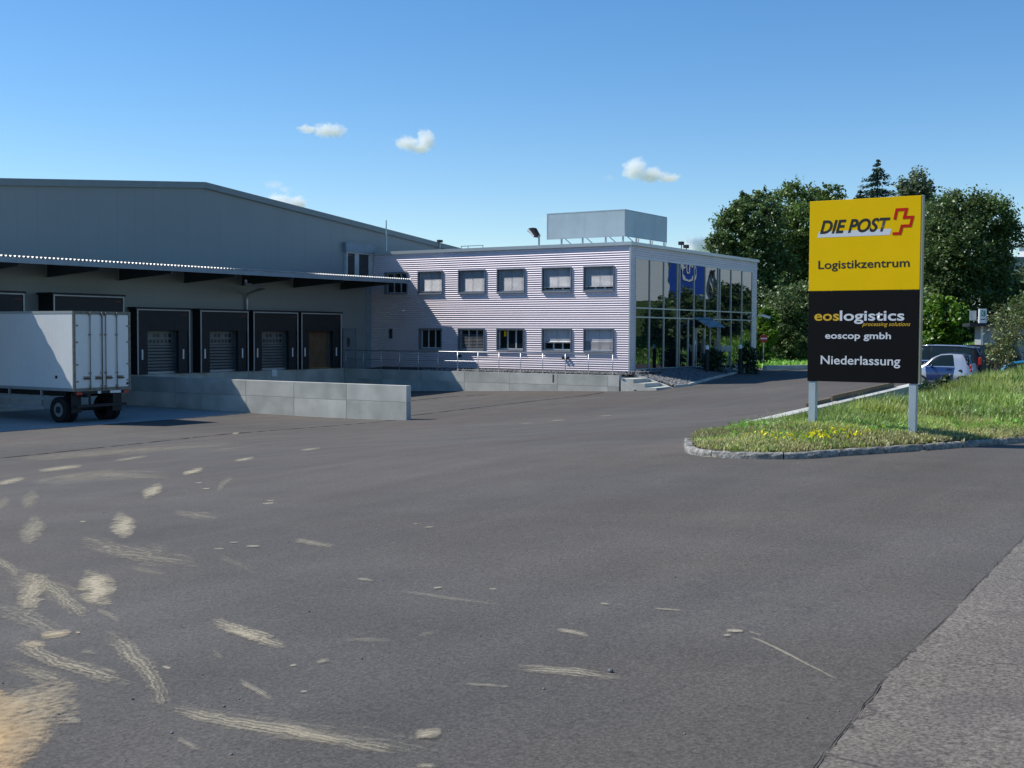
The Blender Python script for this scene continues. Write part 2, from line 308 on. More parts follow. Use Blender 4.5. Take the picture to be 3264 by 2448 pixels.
# concrete slab in the truck pit
def slab(u, v):
    x = -12+50.15*u; y0 = 38.75-(x-18)/20*.25; y = y0+(48-y0)*v; return (x, y, G(x, y)+.006)
for i in range(0):
    pass
o = MB().grid(slab, 50, 14).build('concrete_apron', M['floorc'], smooth=True); struct(o)
# gutter seam and slab joint in the asphalt (irregular bitumen joints)
def seam(path, w, gap=.25, jit=.02, name='asphalt_seam', m='tar'):
    b = MB(); P = [np.array(p[:2]) for p in path]
    for a, c in zip(P[:-1], P[1:]):
        L = np.linalg.norm(c-a); t = 0; d = (c-a)/L; n = np.array([-d[1], d[0]])
        while t < L:
            s = random.uniform(.5, 1.6); e = min(t+s, L); k = 4; pts = []
            for i in range(k+1):
                q = a+d*(t+(e-t)*i/k)+n*random.uniform(-jit, jit); ww = w*random.uniform(.5, 1.2)/2*(0.3 if i in (0, k) else 1)
                for sg in (-1, 1): r_ = q+n*ww*sg; pts.append((r_[0], r_[1], G(r_[0], r_[1])+.009))
            b.add(pts, [(2*i, 2*i+2, 2*i+3, 2*i+1) for i in range(k)]); t = e+(random.uniform(0, gap) if random.random() < .6 else 0)
    return struct(b.build(name, M[m]))
g1 = [gp(x, y) for x, y in ((-300, 1487), (0, 1461), (470, 1411), (737, 1383), (1270, 1338))]
seam(g1, .11); seam([gp(x, y) for x, y in ((1303, 1326), (1600, 1290), (1850, 1263), (1925, 1251))], .15)
seam([gp(x, y) for x, y in ((1303, 1278), (1430, 1265), (1555, 1259))], .14)
e0 = [(x, 38.75-(x-18)/20*.25-.03) for x in (-12, 10, 25, 38)]; seam(e0, .10, 0, .004)
# cracked old carriageway, lower right corner
edge = [(2120, 3100), (2390, 2740), (2560, 2500), (2640, 2400), (2740, 2280), (2835, 2150), (2930, 2060), (3060, 1930), (3190, 1790), (3300, 1680), (3500, 1480)]
ep = [gp(x, y)[:2] for x, y in edge]; pts = []
for a, c in zip(ep[:-1], ep[1:]):
    for k in range(10): q = a+(c-a)*k/10; pts.append(q+np.array([0, RNG.normal(0, .012)]))
b = MB(); nrm = np.array([.75, -.66])
rows = [0, .05]+[.5*i for i in range(1, 33)]
for q in pts:
    for j, d in enumerate(rows):
        r_ = q+nrm*d; b.v.append((r_[0], r_[1], G(r_[0], r_[1])+(.003 if j == 0 else .007)))
k = len(rows)
for i in range(len(pts)-1):
    for j in range(k-1): b.f.append((i*k+j, i*k+j+1, (i+1)*k+j+1, (i+1)*k+j))
struct(b.build('old_road_surface', M['asphalt_old'], smooth=True))
seam([p_-nrm*.01 for p_ in ep], .006, 1.2, .008, 'road_edge_crack')
# ---------------- sand and dust on the asphalt
def sandmat():
    m = bpy.data.materials.new('dry sand dust'); m.use_nodes = True; t = m.node_tree; b = t.nodes['Principled BSDF']; N = t.nodes.new; L = t.links.new
    uv = N('ShaderNodeUVMap'); uv.uv_map = 'UVMap'; sx = N('ShaderNodeSeparateXYZ'); L(uv.outputs[0], sx.inputs[0]); at = N('ShaderNodeVertexColor'); at.layer_name = 'tint'
    sc = N('ShaderNodeSeparateColor'); L(at.outputs[0], sc.inputs[0]); tc = N('ShaderNodeTexCoord')
    def mth(op, a, b_=None):
        q = N('ShaderNodeMath'); q.operation = op
        for i, z in enumerate((a, b_)):
            if z is None: continue
            if isinstance(z, (int, float)): q.inputs[i].default_value = z
            else: L(z, q.inputs[i])
        return q.outputs[0]
    wn = N('ShaderNodeTexNoise'); wn.inputs['Scale'].default_value = 3.2; wn.inputs['Detail'].default_value = 6; wn.inputs['Roughness'].default_value = .7; L(tc.outputs['Object'], wn.inputs['Vector']); ws = N('ShaderNodeSeparateColor'); L(wn.outputs['Color'], ws.inputs[0])
    un = mth('ADD', sx.outputs[0], mth('MULTIPLY', mth('SUBTRACT', ws.outputs[0], .5), .75)); vn = mth('ADD', sx.outputs[1], mth('MULTIPLY', mth('SUBTRACT', ws.outputs[1], .5), .95))
    edge = mth('MINIMUM', mth('MULTIPLY', mth('MULTIPLY', mth('MULTIPLY', sx.outputs[1], mth('SUBTRACT', 1, sx.outputs[1])), mth('MULTIPLY', sx.outputs[0], mth('SUBTRACT', 1, sx.outputs[0]))), 40), 1)
    e = lambda c: mth('SUBTRACT', 1, mth('POWER', mth('ABSOLUTE', mth('SUBTRACT', mth('MULTIPLY', c, 2), 1)), 2.5))
    e2 = lambda c: mth('SUBTRACT', 1, mth('POWER', mth('ABSOLUTE', mth('SUBTRACT', mth('MULTIPLY', c, 2), 1)), 1.3))
    fall = mth('MAXIMUM', mth('MULTIPLY', mth('MULTIPLY', e(un), e2(vn)), edge), 0)
    n1 = N('ShaderNodeTexNoise'); n1.inputs['Scale'].default_value = 20; n1.inputs['Detail'].default_value = 7; n1.inputs['Roughness'].default_value = .75; L(tc.outputs['Object'], n1.inputs['Vector'])
    mp = N('ShaderNodeMapping'); mp.inputs['Scale'].default_value = (1.3, 13, 1); L(uv.outputs[0], mp.inputs[0])
    n2 = N('ShaderNodeTexNoise'); n2.inputs['Scale'].default_value = 1.6; n2.inputs['Detail'].default_value = 5; L(mp.outputs[0], n2.inputs['Vector'])
    st = N('ShaderNodeMix'); st.data_type = 'FLOAT'; L(sc.outputs[1], st.inputs[0]); L(n1.outputs[0], st.inputs[2]); av = mth('ADD', mth('MULTIPLY', n1.outputs[0], .45), mth('MULTIPLY', n2.outputs[0], .55)); L(av, st.inputs[3])
    # coverage = falloff*strength pushed through noise threshold
    s_ = mth('ADD', mth('MULTIPLY', fall, sc.outputs[0]), mth('MULTIPLY', mth('SUBTRACT', st.outputs[0], .5), 2.9))
    mr = N('ShaderNodeMapRange'); mr.inputs[1].default_value = .12; mr.inputs[2].default_value = 1.5; L(s_, mr.inputs[0]); tread = mth('ADD', mth('MULTIPLY', mth('SINE', mth('MULTIPLY', vn, 34)), mth('MULTIPLY', sc.outputs[1], .42)), mth('SUBTRACT', 1, mth('MULTIPLY', sc.outputs[1], .3)))
    al = mth('MULTIPLY', mth('MULTIPLY', mr.outputs[0], mth('MAXIMUM', tread, 0)), mth('MINIMUM', mth('MULTIPLY', fall, 4), 1)); al = mth('MULTIPLY', al, mth('MINIMUM', mth('MULTIPLY', sc.outputs[0], 1.3), .92))
    mx = N('ShaderNodeMix'); mx.data_type = 'RGBA'; L(sc.outputs[2], mx.inputs[0]); mx.inputs[6].default_value = (.46, .41, .30, 1); mx.inputs[7].default_value = (.50, .35, .19, 1)
    L(mx.outputs[2], b.inputs['Base Color']); b.inputs['Roughness'].default_value = 1; b.inputs['Specular IOR Level'].default_value = .1; L(al, b.inputs['Alpha']); return m
M['sand'] = sandmat()
V, Fc, UV, TC = [], [], [], []
def patch(path, w, s, streak=0., warm=0., lift=[0]):
    """strip along a path of photo pixels (3264 wide), w pixels thick in the photo"""
    seg = []
    for a, c in zip(path[:-1], path[1:]):
        a, c = np.array(a, float), np.array(c, float); n = max(2, int(np.linalg.norm(c-a)/14)); seg += [a+(c-a)*i/n for i in range(n)]
    seg.append(np.array(path[-1], float)); o = len(V); n = len(seg); k = 5; lift[0] = (lift[0]+1) % 6
    for i in range(n):
        d = seg[min(i+1, n-1)]-seg[max(i-1, 0)]; d /= np.linalg.norm(d); nn = np.array([-d[1], d[0]])
        for j in range(k):
            x, y = seg[i]+nn*w*(j/(k-1)-.5); q = gp(x, y); V.append((q[0], q[1], G(q[0], q[1])+.004+.0012*lift[0])); UV.append((i/(n-1), j/(k-1))); TC.append((s, streak, warm, 1))
    for i in range(n-1):
        for j in range(k-1): Fc.append((o+i*k+j, o+i*k+j+1, o+(i+1)*k+j+1, o+(i+1)*k+j))
s_ = 1632/2212
def cp(x, y): return (x*s_, 1300+y*s_)
def cq(x, y): return (1632+x*s_, 1300+y*s_)
for pth, w, st, sk, wm in (
    (((400, 862), (438, 700)), 125, 1.35, .1, .1), (((105, 895), (168, 708)), 90, 1.1, .5, .1), (((500, 560), (562, 460)), 84, 1.25, .2, .05), (((605, 385), (710, 338)), 36, 1.2, .3, .05),
    (((780, 290), (885, 264)), 18, 1.2, .3, 0), (((1005, 230), (1105, 215)), 10, 1.1, .4, 0), (((1290, 185), (1395, 174)), 7, 1.0, .5, 0), (((150, 276), (370, 249)), 13, 1.1, .4, 0), (((-20, 332), (115, 304)), 18, 1.1, .4, 0),
    (((480, 232), (650, 208)), 10, .8, .5, 0), (((90, 590), (190, 475)), 70, .75, .4, 0), (((90, 425), (170, 368)), 50, .6, .5, 0), (((-20, 430), (50, 395)), 30, .6, .5, 0), (((-40, 640), (90, 730)), 34, .8, .9, 0),
    (((740, 452), (960, 480)), 28, .62, .9, 0), (((1250, 568), (1470, 610)), 20, .8, .9, 0), (((155, 715), (400, 945)), 50, .75, 1., 0), (((410, 865), (525, 925)), 22, .75, 1., 0),
    (((165, 990), (320, 970)), 28, 1.3, .2, .3), (((90, 1020), (210, 1028)), 26, 1.2, .2, .3), (((325, 974), (350, 972)), 9, 1.2, .2, .3), (((10, 995), (250, 1100), (610, 1210)), 55, .92, 1., .1), (((440, 960), (620, 1110), (730, 1330)), 70, .85, 1., .05),
    (((640, 1270), (1000, 1365), (1500, 1440), (1770, 1505)), 50, 1.0, 1., .05), (((1200, 1380), (1500, 1450)), 46, .9, 1., .05), (((900, 915), (1050, 972), (1250, 1045)), 50, 1.15, .8, .05), (((960, 960), (1130, 1010)), 24, 1.3, .4, .05), (((1025, 1175), (1195, 1280)), 24, .9, .9, 0),
    (((1780, 1422), (1920, 1408)), 32, 1.1, .4, .1), (((1780, 1550), (1895, 1550)), 16, .9, .4, 0), (((-200, 1640), (-40, 1420), (90, 1210)), 330, 1.35, .05, 1.), (((-120, 1350), (380, 1240)), 170, .85, .3, .3), (((20, 1560), (260, 1230)), 130, .7, .2, .4),
    (((750, 1425), (870, 1490)), 22, .7, .8, 0), (((275, 1360), (355, 1355)), 26, .85, .5, 0), (((1130, 415), (1190, 412)), 5, 1.2, .2, 0), (((1150, 402), (1190, 401)), 4, 1.2, .2, 0), (((840, 326), (875, 325)), 4, 1.1, .2, 0), (((870, 352), (910, 350)), 5, 1.2, .2, 0),
    (((1060, 601), (1130, 600)), 6, 1.2, .2, 0), (((990, 586), (1035, 583)), 4, 1., .2, 0), (((345, 493), (375, 491)), 5, 1.1, .2, 0), (((440, 604), (480, 603)), 6, 1., .2, 0), (((920, 612), (970, 610)), 7, .8, .2, 0), (((1700, 790), (1900, 820), (2200, 860)), 14, .6, 1., 0), (((1540, 742), (1620, 750)), 10, .9, .5, 0), (((1870, 782), (1915, 780)), 6, 1., .3, 0), (((2110, 785), (2150, 783)), 6, 1., .3, 0),
    (((1450, 998), (1720, 1012)), 18, .55, .9, 0), (((1990, 1195), (2212, 1210)), 12, .7, 1., 0), (((0, 1100), (300, 1200)), 60, .5, .9, .2), (((-30, 860), (150, 930), (300, 1010)), 70, .62, 1., 0), (((700, 1300), (1100, 1380), (1600, 1440), (2050, 1540)), 90, .5, 1., 0), (((0, 700), (260, 800), (430, 930)), 90, .62, 1., 0), (((100, 330), (420, 290), (800, 300)), 40, .62, 1., 0), (((0, 230), (500, 190), (1100, 150)), 26, .62, 1., 0), (((940, 370), (960, 330), (1010, 300)), 22, .62, 1., 0), (((300, 560), (600, 640), (900, 690)), 60, .62, 1., 0), (((330, 1055), (430, 1068)), 18, .55, .8, 0), (((700, 1120), (745, 1130)), 12, 1., .3, 0), (((1250, 1118), (1285, 1112)), 8, 1., .3, 0), (((1295, 1231), (1330, 1229)), 8, 1., .3, 0),
    (((1000, 112), (1037, 110)), 6, 1.4, 0, 0), (((880, 188), (1150, 163)), 8, .5, .8, 0), (((1360, 1108), (1430, 1095)), 16, .65, .6, 0), (((560, 690), (730, 722)), 22, .55, .9, 0), (((640, 590), (740, 620)), 26, .45, .9, 0), (((915, 1055), (965, 1095)), 22, .55, .8, 0),
    (((930, 635), (1120, 722)), 26, .45, 1., 0), (((60, 1130), (300, 1195)), 40, .6, 1., .1), (((1830, 520), (1885, 517)), 5, .9, .3, 0), (((1780, 503), (1815, 501)), 4, .7, .3, 0), (((920, 1335), (955, 1333)), 8, .9, .2, 0), (((1800, 985), (1900, 975)), 14, .5, .5, 0)):
    patch([cp(*q) for q in pth], w*s_*1.55, st, sk, wm)
for pth, w, st, sk, wm in ((((-30, 1118), (200, 1138), (500, 1178)), 34, .95, 1., 0), (((918, 966), (1005, 968)), 14, 1.2, .2, 0), (((910, 989), (948, 987)), 9, 1.1, .2, 0), (((990, 975), (1080, 1010), (1250, 1095), (1440, 1195)), 9, 1.1, .8, 0),
    (((180, 958), (280, 975), (345, 992)), 16, 1.05, .7, 0), (((600, 868), (745, 879)), 7, 1., .7, 0), (((380, 848), (425, 852)), 7, .9, .4, 0), (((160, 57), (240, 53)), 4, .9, .6, 0), (((370, 38), (440, 32)), 4, .8, .6, 0),
    (((1650, 1590), (1750, 1650)), 22, .5, .6, 0), (((816, 212), (905, 214)), 4, 1.1, .5, 0), (((1040, 215), (1100, 212)), 4, 1.1, .5, 0), (((1760, 190), (1800, 186)), 4, 1.1, .5, 0), (((30, 70), (100, 66)), 3, .8, .5, 0), (((1020, 970), (1080, 990)), 8, .7, .8, 0)):
    patch([cq(*q) for q in pth], w*s_*1.5, st, sk, wm)
npmesh('sand_dust', V, Fc, M['sand'], col=TC, kind='stuff', uv=UV)
# small pebbles lying about
b = MB(); peb = [cq(425, 1143), cq(1063, 454), cp(961, 727), cp(890, 840)]+[(random.uniform(0, 3264), random.uniform(1500, 2440)) for _ in range(45)]
for i, (x, y) in enumerate(peb):
    p = gp(x, y); r_ = .016 if i == 0 else random.uniform(.003, .008); b.ball((p[0], p[1], p[2]+r_*.5), r_, (1.2, 1, .75), 7, 5)
b.build('loose_pebbles', M['stone'], kind='stuff')

# ================================================================== WAREHOUSE
YW = 48.; RX = 44.3
def zr(x): return 7.62-(.093*(RX-x) if x < RX else .088*(x-RX))
wh = thing('warehouse', 'long grey metal-clad warehouse with a shallow gable behind the loading docks', 'warehouse', (RX, YW, -3.5))
X0, X1 = 16.6, 72.; pw = 1.108; n = int(round((X1-X0)/pw))
docks = [(28.9, 32.8, 1), (34.3, 38.2, 1), (39.4, 42.75, 0), (43.48, 46.88, 0), (47.28, 50.77, 0), (51.06, 54.5, 0)]
for i in range(n):
    a, c = X0+i*pw+.0018, X0+(i+1)*pw-.0018; pr = .0 if i % 2 else .001
    o = MB().prism([(a, YW-pr, -3.6), (c, YW-pr, -3.6), (c, YW-pr, zr(c)), (a, YW-pr, zr(a))] if not a < RX < c else [(a, YW-pr, -3.6), (c, YW-pr, -3.6), (c, YW-pr, zr(c)), (RX, YW-pr, zr(RX)), (a, YW-pr, zr(a))], (0, .12, 0)).build('wall_panel', M['panel'], wh)
MB().prism([(X0+.01, YW+.13, -3.7), (X1-.01, YW+.13, -3.7), (X1-.01, YW+.13, zr(X1)-.05), (RX, YW+.13, zr(RX)-.05), (X0+.01, YW+.13, zr(X0)-.05)], (0, 60, 0)).build('inner_walls', M['trim'], wh)
b = MB()
for a, c in ((X0-.3, RX), (RX, X1+.3)): b.prism([(a, YW-.12, zr(a)), (c, YW-.12, zr(c)), (c, YW-.12, zr(c)+.16), (a, YW-.12, zr(a)+.16)], (0, 60.4, 0))
b.build('roof', M['roofm'], wh)
b = MB()
for a, c in ((X0-.3, RX-.004), (RX+.004, X1+.3)): b.prism([(a, YW-.15, zr(a)-.13), (c, YW-.15, zr(c)-.13), (c, YW-.15, zr(c)+.19), (a, YW-.15, zr(a)+.19)], (0, .028, 0))
b.build('roof_edge_trim', M['trim'], wh)
MB().box(57.5, 57.94, YW-.03, YW+.0, -2.2, 3.0).build('corner_trim', M['fascia'], wh)
# high window beside the office
p0 = onY(1097, 801, YW); p1 = onY(1190, 801, YW); wx0, wx1 = p0[0], min(p1[0], 57.9); zt = onY(1140, 806, YW)[2]
MB().box(wx0-.15, wx1, YW-.28, YW-.02, zt, zt+.55).build('shutter_box', M['fascia'], wh)
wn = MB().box(wx0, wx0+.1, YW-.2, YW-.01, 2.95, zt).box(wx1-.1, wx1, YW-.2, YW-.01, 2.95, zt).box(wx0+.1, wx1-.1, YW-.2, YW-.01, zt-.08, zt).box(wx0+.1, wx1-.1, YW-.2, YW-.01, 2.95, 3.05).build('window', M['pvc'], wh)
mw = (wx1-wx0)
for q, q2 in ((wx0+mw*.36, wx0+mw*.52), (wx0+mw*.9, wx1-.1)): MB().box(q, q2, YW-.1, YW-.02, 3.05, zt-.08).build('mullion', M['pvc'], wn)
for a, c in ((.05, .355), (.525, .895)): MB().box(wx0+mw*a, wx0+mw*c, YW-.06, YW-.03, 3.05, zt-.08).build('pane', M['glassdark'], wn)
# personnel door
da = onY(1093, 1050, YW)[0]; dc = onY(1131, 1050, YW)[0]; dzt = onY(1110, 1050, YW)[2]
dr = MB().box(da, dc, YW-.05, YW-.01, -2.2, dzt).build('door', mat('door grey', (.17, .20, .22), .5, .1), wh)
MB().box(da-.06, da-.003, YW-.07, YW-.01, -2.2, dzt+.06).box(dc+.003, dc+.06, YW-.07, YW-.01, -2.2, dzt+.06).box(da-.003, dc+.003, YW-.07, YW-.01, dzt+.003, dzt+.06).build('frame', M['frame'], dr)
dm = (da+dc)/2-.1
MB().add([(dm+.17*math.cos(t), YW-.056, dzt-.78+.3*math.sin(t)) for t in np.linspace(0, 2*math.pi, 18, endpoint=False)], [tuple(range(18))[::-1]]).build('round_pane', M['glassdark'], dr)
MB().box(da+.08, da+.2, YW-.1, YW-.055, -1.2, -1.15).build('handle', M['steel'], dr)
# downpipe
MB().tube([onY(783, 893, 44.9), onY(783, 905, 45.2), (onY(787, 905, YW-.15)[0]-.3, 46.2, 2.35), (onY(787, 905, YW-.15)[0], YW-.2, 2.05), (onY(787, 905, YW-.15)[0], YW-.15, 1.7), (onY(787, 905, YW-.15)[0], YW-.15, -2.2)], .07, 10).build('downpipe', M['steel'], wh, smooth=True)
# docks
for di, (xa, xb, big) in enumerate(docks):
    yf = 46.9 if big else 47.4; zt = 1.62 if big else 1.07; zb = -2.15
    D = MB().box(xa, xa+.06, yf+.03, YW-.01, zb, zt).box(xb-.06, xb, yf+.03, YW-.01, zb, zt).box(xa-.1, xb+.1, yf-.02, YW-.01, zt+.003, zt+.10).build('loading_dock', M['black'], wh)
    w = xb-xa; fl = .62 if not big else .7; ch = 1.05 if not big else 1.5
    MB().box(xa+.07, xb-.07, yf+.02, yf+.05, zt-ch, zt).build('top_curtain', M['black'], D)
    for s in (0, 1):
        a = xa+.07 if s == 0 else xb-.07-fl; MB().box(a, a+fl, yf+.06, yf+.09, zb, zt-.02).build('side_flap', M['black'], D)
        m_ = a+fl*(.45 if s == 0 else .5); MB().box(m_-.045, m_+.045, yf+.045, yf+.056, zb+.72, zb+1.22).build('marker_strip', M['white'], D)
    t = .055
    MB().box(xa-.01, xa+t, yf-.025, yf+.012, zb, zt-t).box(xb-t, xb+.01, yf-.025, yf+.012, zb, zt-t).box(xa-.01, xb+.01, yf-.025, yf+.012, zt-t+.002, zt+.001).build('edge_profile', M['whitetrim'], D)
    MB().box(xb-.48, xb-.14, yf+.008, yf+.016, zt-.27, zt-.23).build('maker_badge', M['redlogo'], D)
    ia, ib = xa+fl, xb-fl
    for q in (ia-.3, ib): MB().box(q, q+.1, YW-.2, YW-.02, zb, .6).build('door_rail', M['frame'], D)
    if di < 5:
        b = MB(); z = zb; k = 0
        while z < .55:
            if not (9 <= k <= 14): b.prism([(ia-.2, YW-.12, z), (ia-.2, YW-.17, z+.03), (ia-.2, YW-.17, z+.12), (ia-.2, YW-.12, z+.15)], (ib-ia+.2, 0, 0))
            z += .16; k += 1
        b.build('roller_door', M['shutter'], D); z0 = zb+9*.16
        b = MB(); b.box(ia-.2, ib, YW-.15, YW-.13, z0, z0+.95); b.build('vision_panel', M['shutter'], D)
        b = MB()
        for r_ in range(3):
            for c_ in range(8):
                if r_ == 1 and c_ in (2, 5): continue
                cx = ia-.05+(ib-ia)*.93*(c_+.5)/8; cz = z0+.18+r_*.30; b.box(cx-.085, cx+.085, YW-.158, YW-.151, cz-.09, cz+.09)
        b.build('vision_panes', M['shutterwin'], D, kind='stuff'); MB().box(ia-.2, ib, YW-.19, YW-.14, zb-.01, zb+.09).build('door_seal', M['whitetrim'], D)
    else:
        MB().box(ia-.15, ib, YW-.09, YW-.06, zb+.05, .5).build('load_panel', M['plywood'], D)
        MB().box(ia-.15, ib, YW-.3, YW-.1, zb, zb+.05).build('floor_edge', M['orange'], D)
        MB().box(ia-.17, ia-.08, YW-.25, YW-.12, zb+.05, zb+1.7).build('door_post', M['steel'], D)
# dock front wall: concrete upstand panels with bumpers
dw = thing('dock_wall', 'low shaded concrete dock wall beneath the black loading shelters', 'wall', (46, 47.6, -3.5))
xs = [18, 22, 26, 30.2, 34.2, 38.2, 40.9, 44.1, 47.1, 50.9, 55.0]
for a, c in zip(xs[:-1], xs[1:]): MB().box(a+.008, c-.008, 47.62, 47.985, -3.75, -2.18).build('concrete_panel', M['concrete'], dw)
p = onY(874, 1188, 47.6); tag(MB().box(p[0]-.2, p[0]+.2, 47.58, 47.6, p[2]-.2, p[2]+.17).build('notice_plate', M['white']), 'small white square plate on the shaded dock wall', 'notice')
# canopy over the docks
YC, CX0, CX1 = 44.2, 22.0, 57.0
cn = thing('dock_canopy', 'long dark steel canopy with a corrugated deck over the loading docks', 'canopy', (40, YC, 3), None)
def cz(x): return 2.92+.0042*(x-30)
b = MB(); pit = .207; x = CX0; prof = []
while x < CX1: prof += [(x, 0), (x+.045, .06), (x+.125, .06), (x+.17, 0)]; x += pit
top = [(a, YC-.05, cz(a)+.1+h) for a, h in prof]; bk = [(a, YW-.02, cz(a)+.25+h) for a, h in prof]; k = len(prof)
b.add(top+bk, [(i, i+1, k+i+1, k+i) for i in range(k-1)]); dk = b.build('deck_sheet', M['deck'], cn)
sm = dk.modifiers.new('s', 'SOLIDIFY'); sm.thickness = .004
b = MB()
b.prism([(CX0, YC-.02, cz(CX0)-.14), (CX1, YC-.02, cz(CX1)-.14), (CX1, YC-.02, cz(CX1)+.092), (CX0, YC-.02, cz(CX0)+.092)], (0, .03, 0)); b.build('fascia', M['fascia'], cn)
b = MB()
for yy in (YC+.35, 45.5, 46.7, 47.8):
    dz = .25*(yy-YC)/3.8; b.prism([(CX0, yy, cz(CX0)-.06+dz), (CX1, yy, cz(CX1)-.06+dz), (CX1, yy, cz(CX1)+.08+dz), (CX0, yy, cz(CX0)+.08+dz)], (0, .07, 0))
b.build('purlins', M['beam'], cn)
for bx in (26.6, 30.7, 34.75, 38.8, 42.9, 46.95, 51.0, 55.05):
    z1 = cz(bx)-.065; b = MB()
    poly = lambda y0, y1, za, zb_, t_: [(bx-t_/2, y0, za), (bx-t_/2, y1, zb_), ]
    b.prism([(bx-.01, YC+.02, z1-.17), (bx-.01, YW-.05, z1-.42), (bx-.01, YW-.05, z1+.2), (bx-.01, YC+.02, z1)], (.02, 0, 0))
    b.prism([(bx-.09, YC+.02, z1-.19), (bx-.09, YW-.05, z1-.44), (bx-.09, YW-.05, z1-.423), (bx-.09, YC+.02, z1-.173)], (.18, 0, 0))
    b.build('beam', M['beam'], cn)
for lx in (28.7, 36.8, 44.9, 53.): MB().box(lx-.75, lx+.75, 45.9, 46.05, cz(lx)-.04, cz(lx)+.03).build('lamp', M['white'], cn)

# ================================================================== OFFICE BUILDING
XA, YB, XE = 58., 29.95, 76.4; Z0, ZT = -2.13, 4.78
of = thing('office_building', 'two-storey office block clad in horizontal corrugated aluminium with a mirrored glass end', 'office', (67, 39, Z0))
PITCH = .124
def corr(u0, u1, z0, z1, axis, name, m, par, pitch=PITCH, amp=.0102, zb=Z0):
    """corrugated sheet; axis 'A' = plane X=XA running in Y, 'B' = plane Y=YB running in X"""
    k0 = z0; zs = [z0]; st = pitch/8; z = math.ceil(z0/st)*st
    while z < z1: zs.append(z); z += st
    zs.append(z1); v = []; 
    for z in zs:
        d = amp*(1-math.cos(2*math.pi*(z-zb)/pitch))
        for u in (u0, u1): v.append((XA-d, u, z) if axis == 'A' else (u, YB-d, z))
    fs = [((2*i, 2*i+1, 2*i+3, 2*i+2) if axis == 'B' else (2*i, 2*i+2, 2*i+3, 2*i+1)) for i in range(len(zs)-1)]
    return MB().add(v, fs).build(name, m, par, smooth=True)
c4 = lambda x, y: (1200+x/2.765, 750+y/2.765)
wins = []   # (y_near, y_far, ztop, zbot, style)
def win(x0, x1, yt, yb, style):
    a = onX(*c4(x0, yt), XA); c = onX(*c4(x1, yt), XA); d = onX(*c4((x0+x1)/2, yb), XA); wins.append((c[1], a[1], (a[2]+c[2])/2, d[2], style))
win(75, 275, 332, 520, 'plain'); win(367, 587, 318, 518, 'low'); win(724, 962, 303, 512, 'full'); win(1065, 1310, 292, 500, 'full'); win(1462, 1722, 280, 492, 'gap'); win(1828, 2098, 265, 487, 'gap')
win(112, 145, 822, 912, 'slit'); win(378, 578, 822, 1005, 'plain'); win(722, 955, 822, 1012, 'dark'); win(1062, 1303, 822, 1012, 'open'); win(1460, 1722, 822, 1022, 'half'); win(1828, 2095, 822, 1022, 'closed')
for row in (0, 1):
    r_ = wins[:6] if row == 0 else wins[6:]; zt = float(np.mean([w[2] for w in r_ if w[4] != 'slit'])); zb = float(np.mean([w[3] for w in r_ if w[4] != 'slit']))
    for i in range(6):
        w = r_[i]; wins[row*6+i] = (w[0], w[1], zt if w[4] != 'slit' else zt-.02, zb if w[4] != 'slit' else zb+.62, w[4])
U = wins[:6]; Lw = wins[6:]; ut, ub, lt, lb = U[0][2], U[0][3], Lw[1][2], Lw[1][3]
corr(YB, YW-.0, Z0-.1, lb, 'A', 'cladding', M['alu'], of); corr(YB, YW, lt, ub, 'A', 'cladding', M['alu'], of); corr(YB, YW, ut, ZT, 'A', 'cladding', M['alu'], of)
for rw, z0, z1 in ((U, ub, ut), (Lw, lb, lt)):
    e = [YW]; 
    for w in rw:
        if w[4] == 'slit': continue
        e += [w[1], w[0]]
    e.append(YB)
    for a, c in zip(e[0::2], e[1::2]): corr(c, a, z0, z1, 'A', 'cladding', M['alu'], of)
MB().prism([(XA+.35, YB+.35, Z0-.5), (XE-.01, YB+.35, Z0-.5), (XE-.01, YW-.01, Z0-.5), (XA+.35, YW-.01, Z0-.5)], (0, 0, ZT-Z0+.45)).build('core_walls', M['trim'], of)
MB().box(XA+.003, XA+.045, YB+.05, YW-.01, Z0-.6, Z0-.101).build('plinth', M['concrete'], of)
MB().box(XA-.06, XE+.08, YB-.08, YW-.16, ZT, ZT+.13).box(XA-.10, XE+.12, YB-.12, YB-.081, ZT-.03, ZT+.16).box(XA-.10, XA-.061, YB-.08, YW-.16, ZT-.03, ZT+.16).build('roof', M['alu2'], of)
MB().box(XA-.055, XA+.03, YB-.055, YB+.03, Z0-.1, ZT).build('corner_profile', M['alu2'], of)
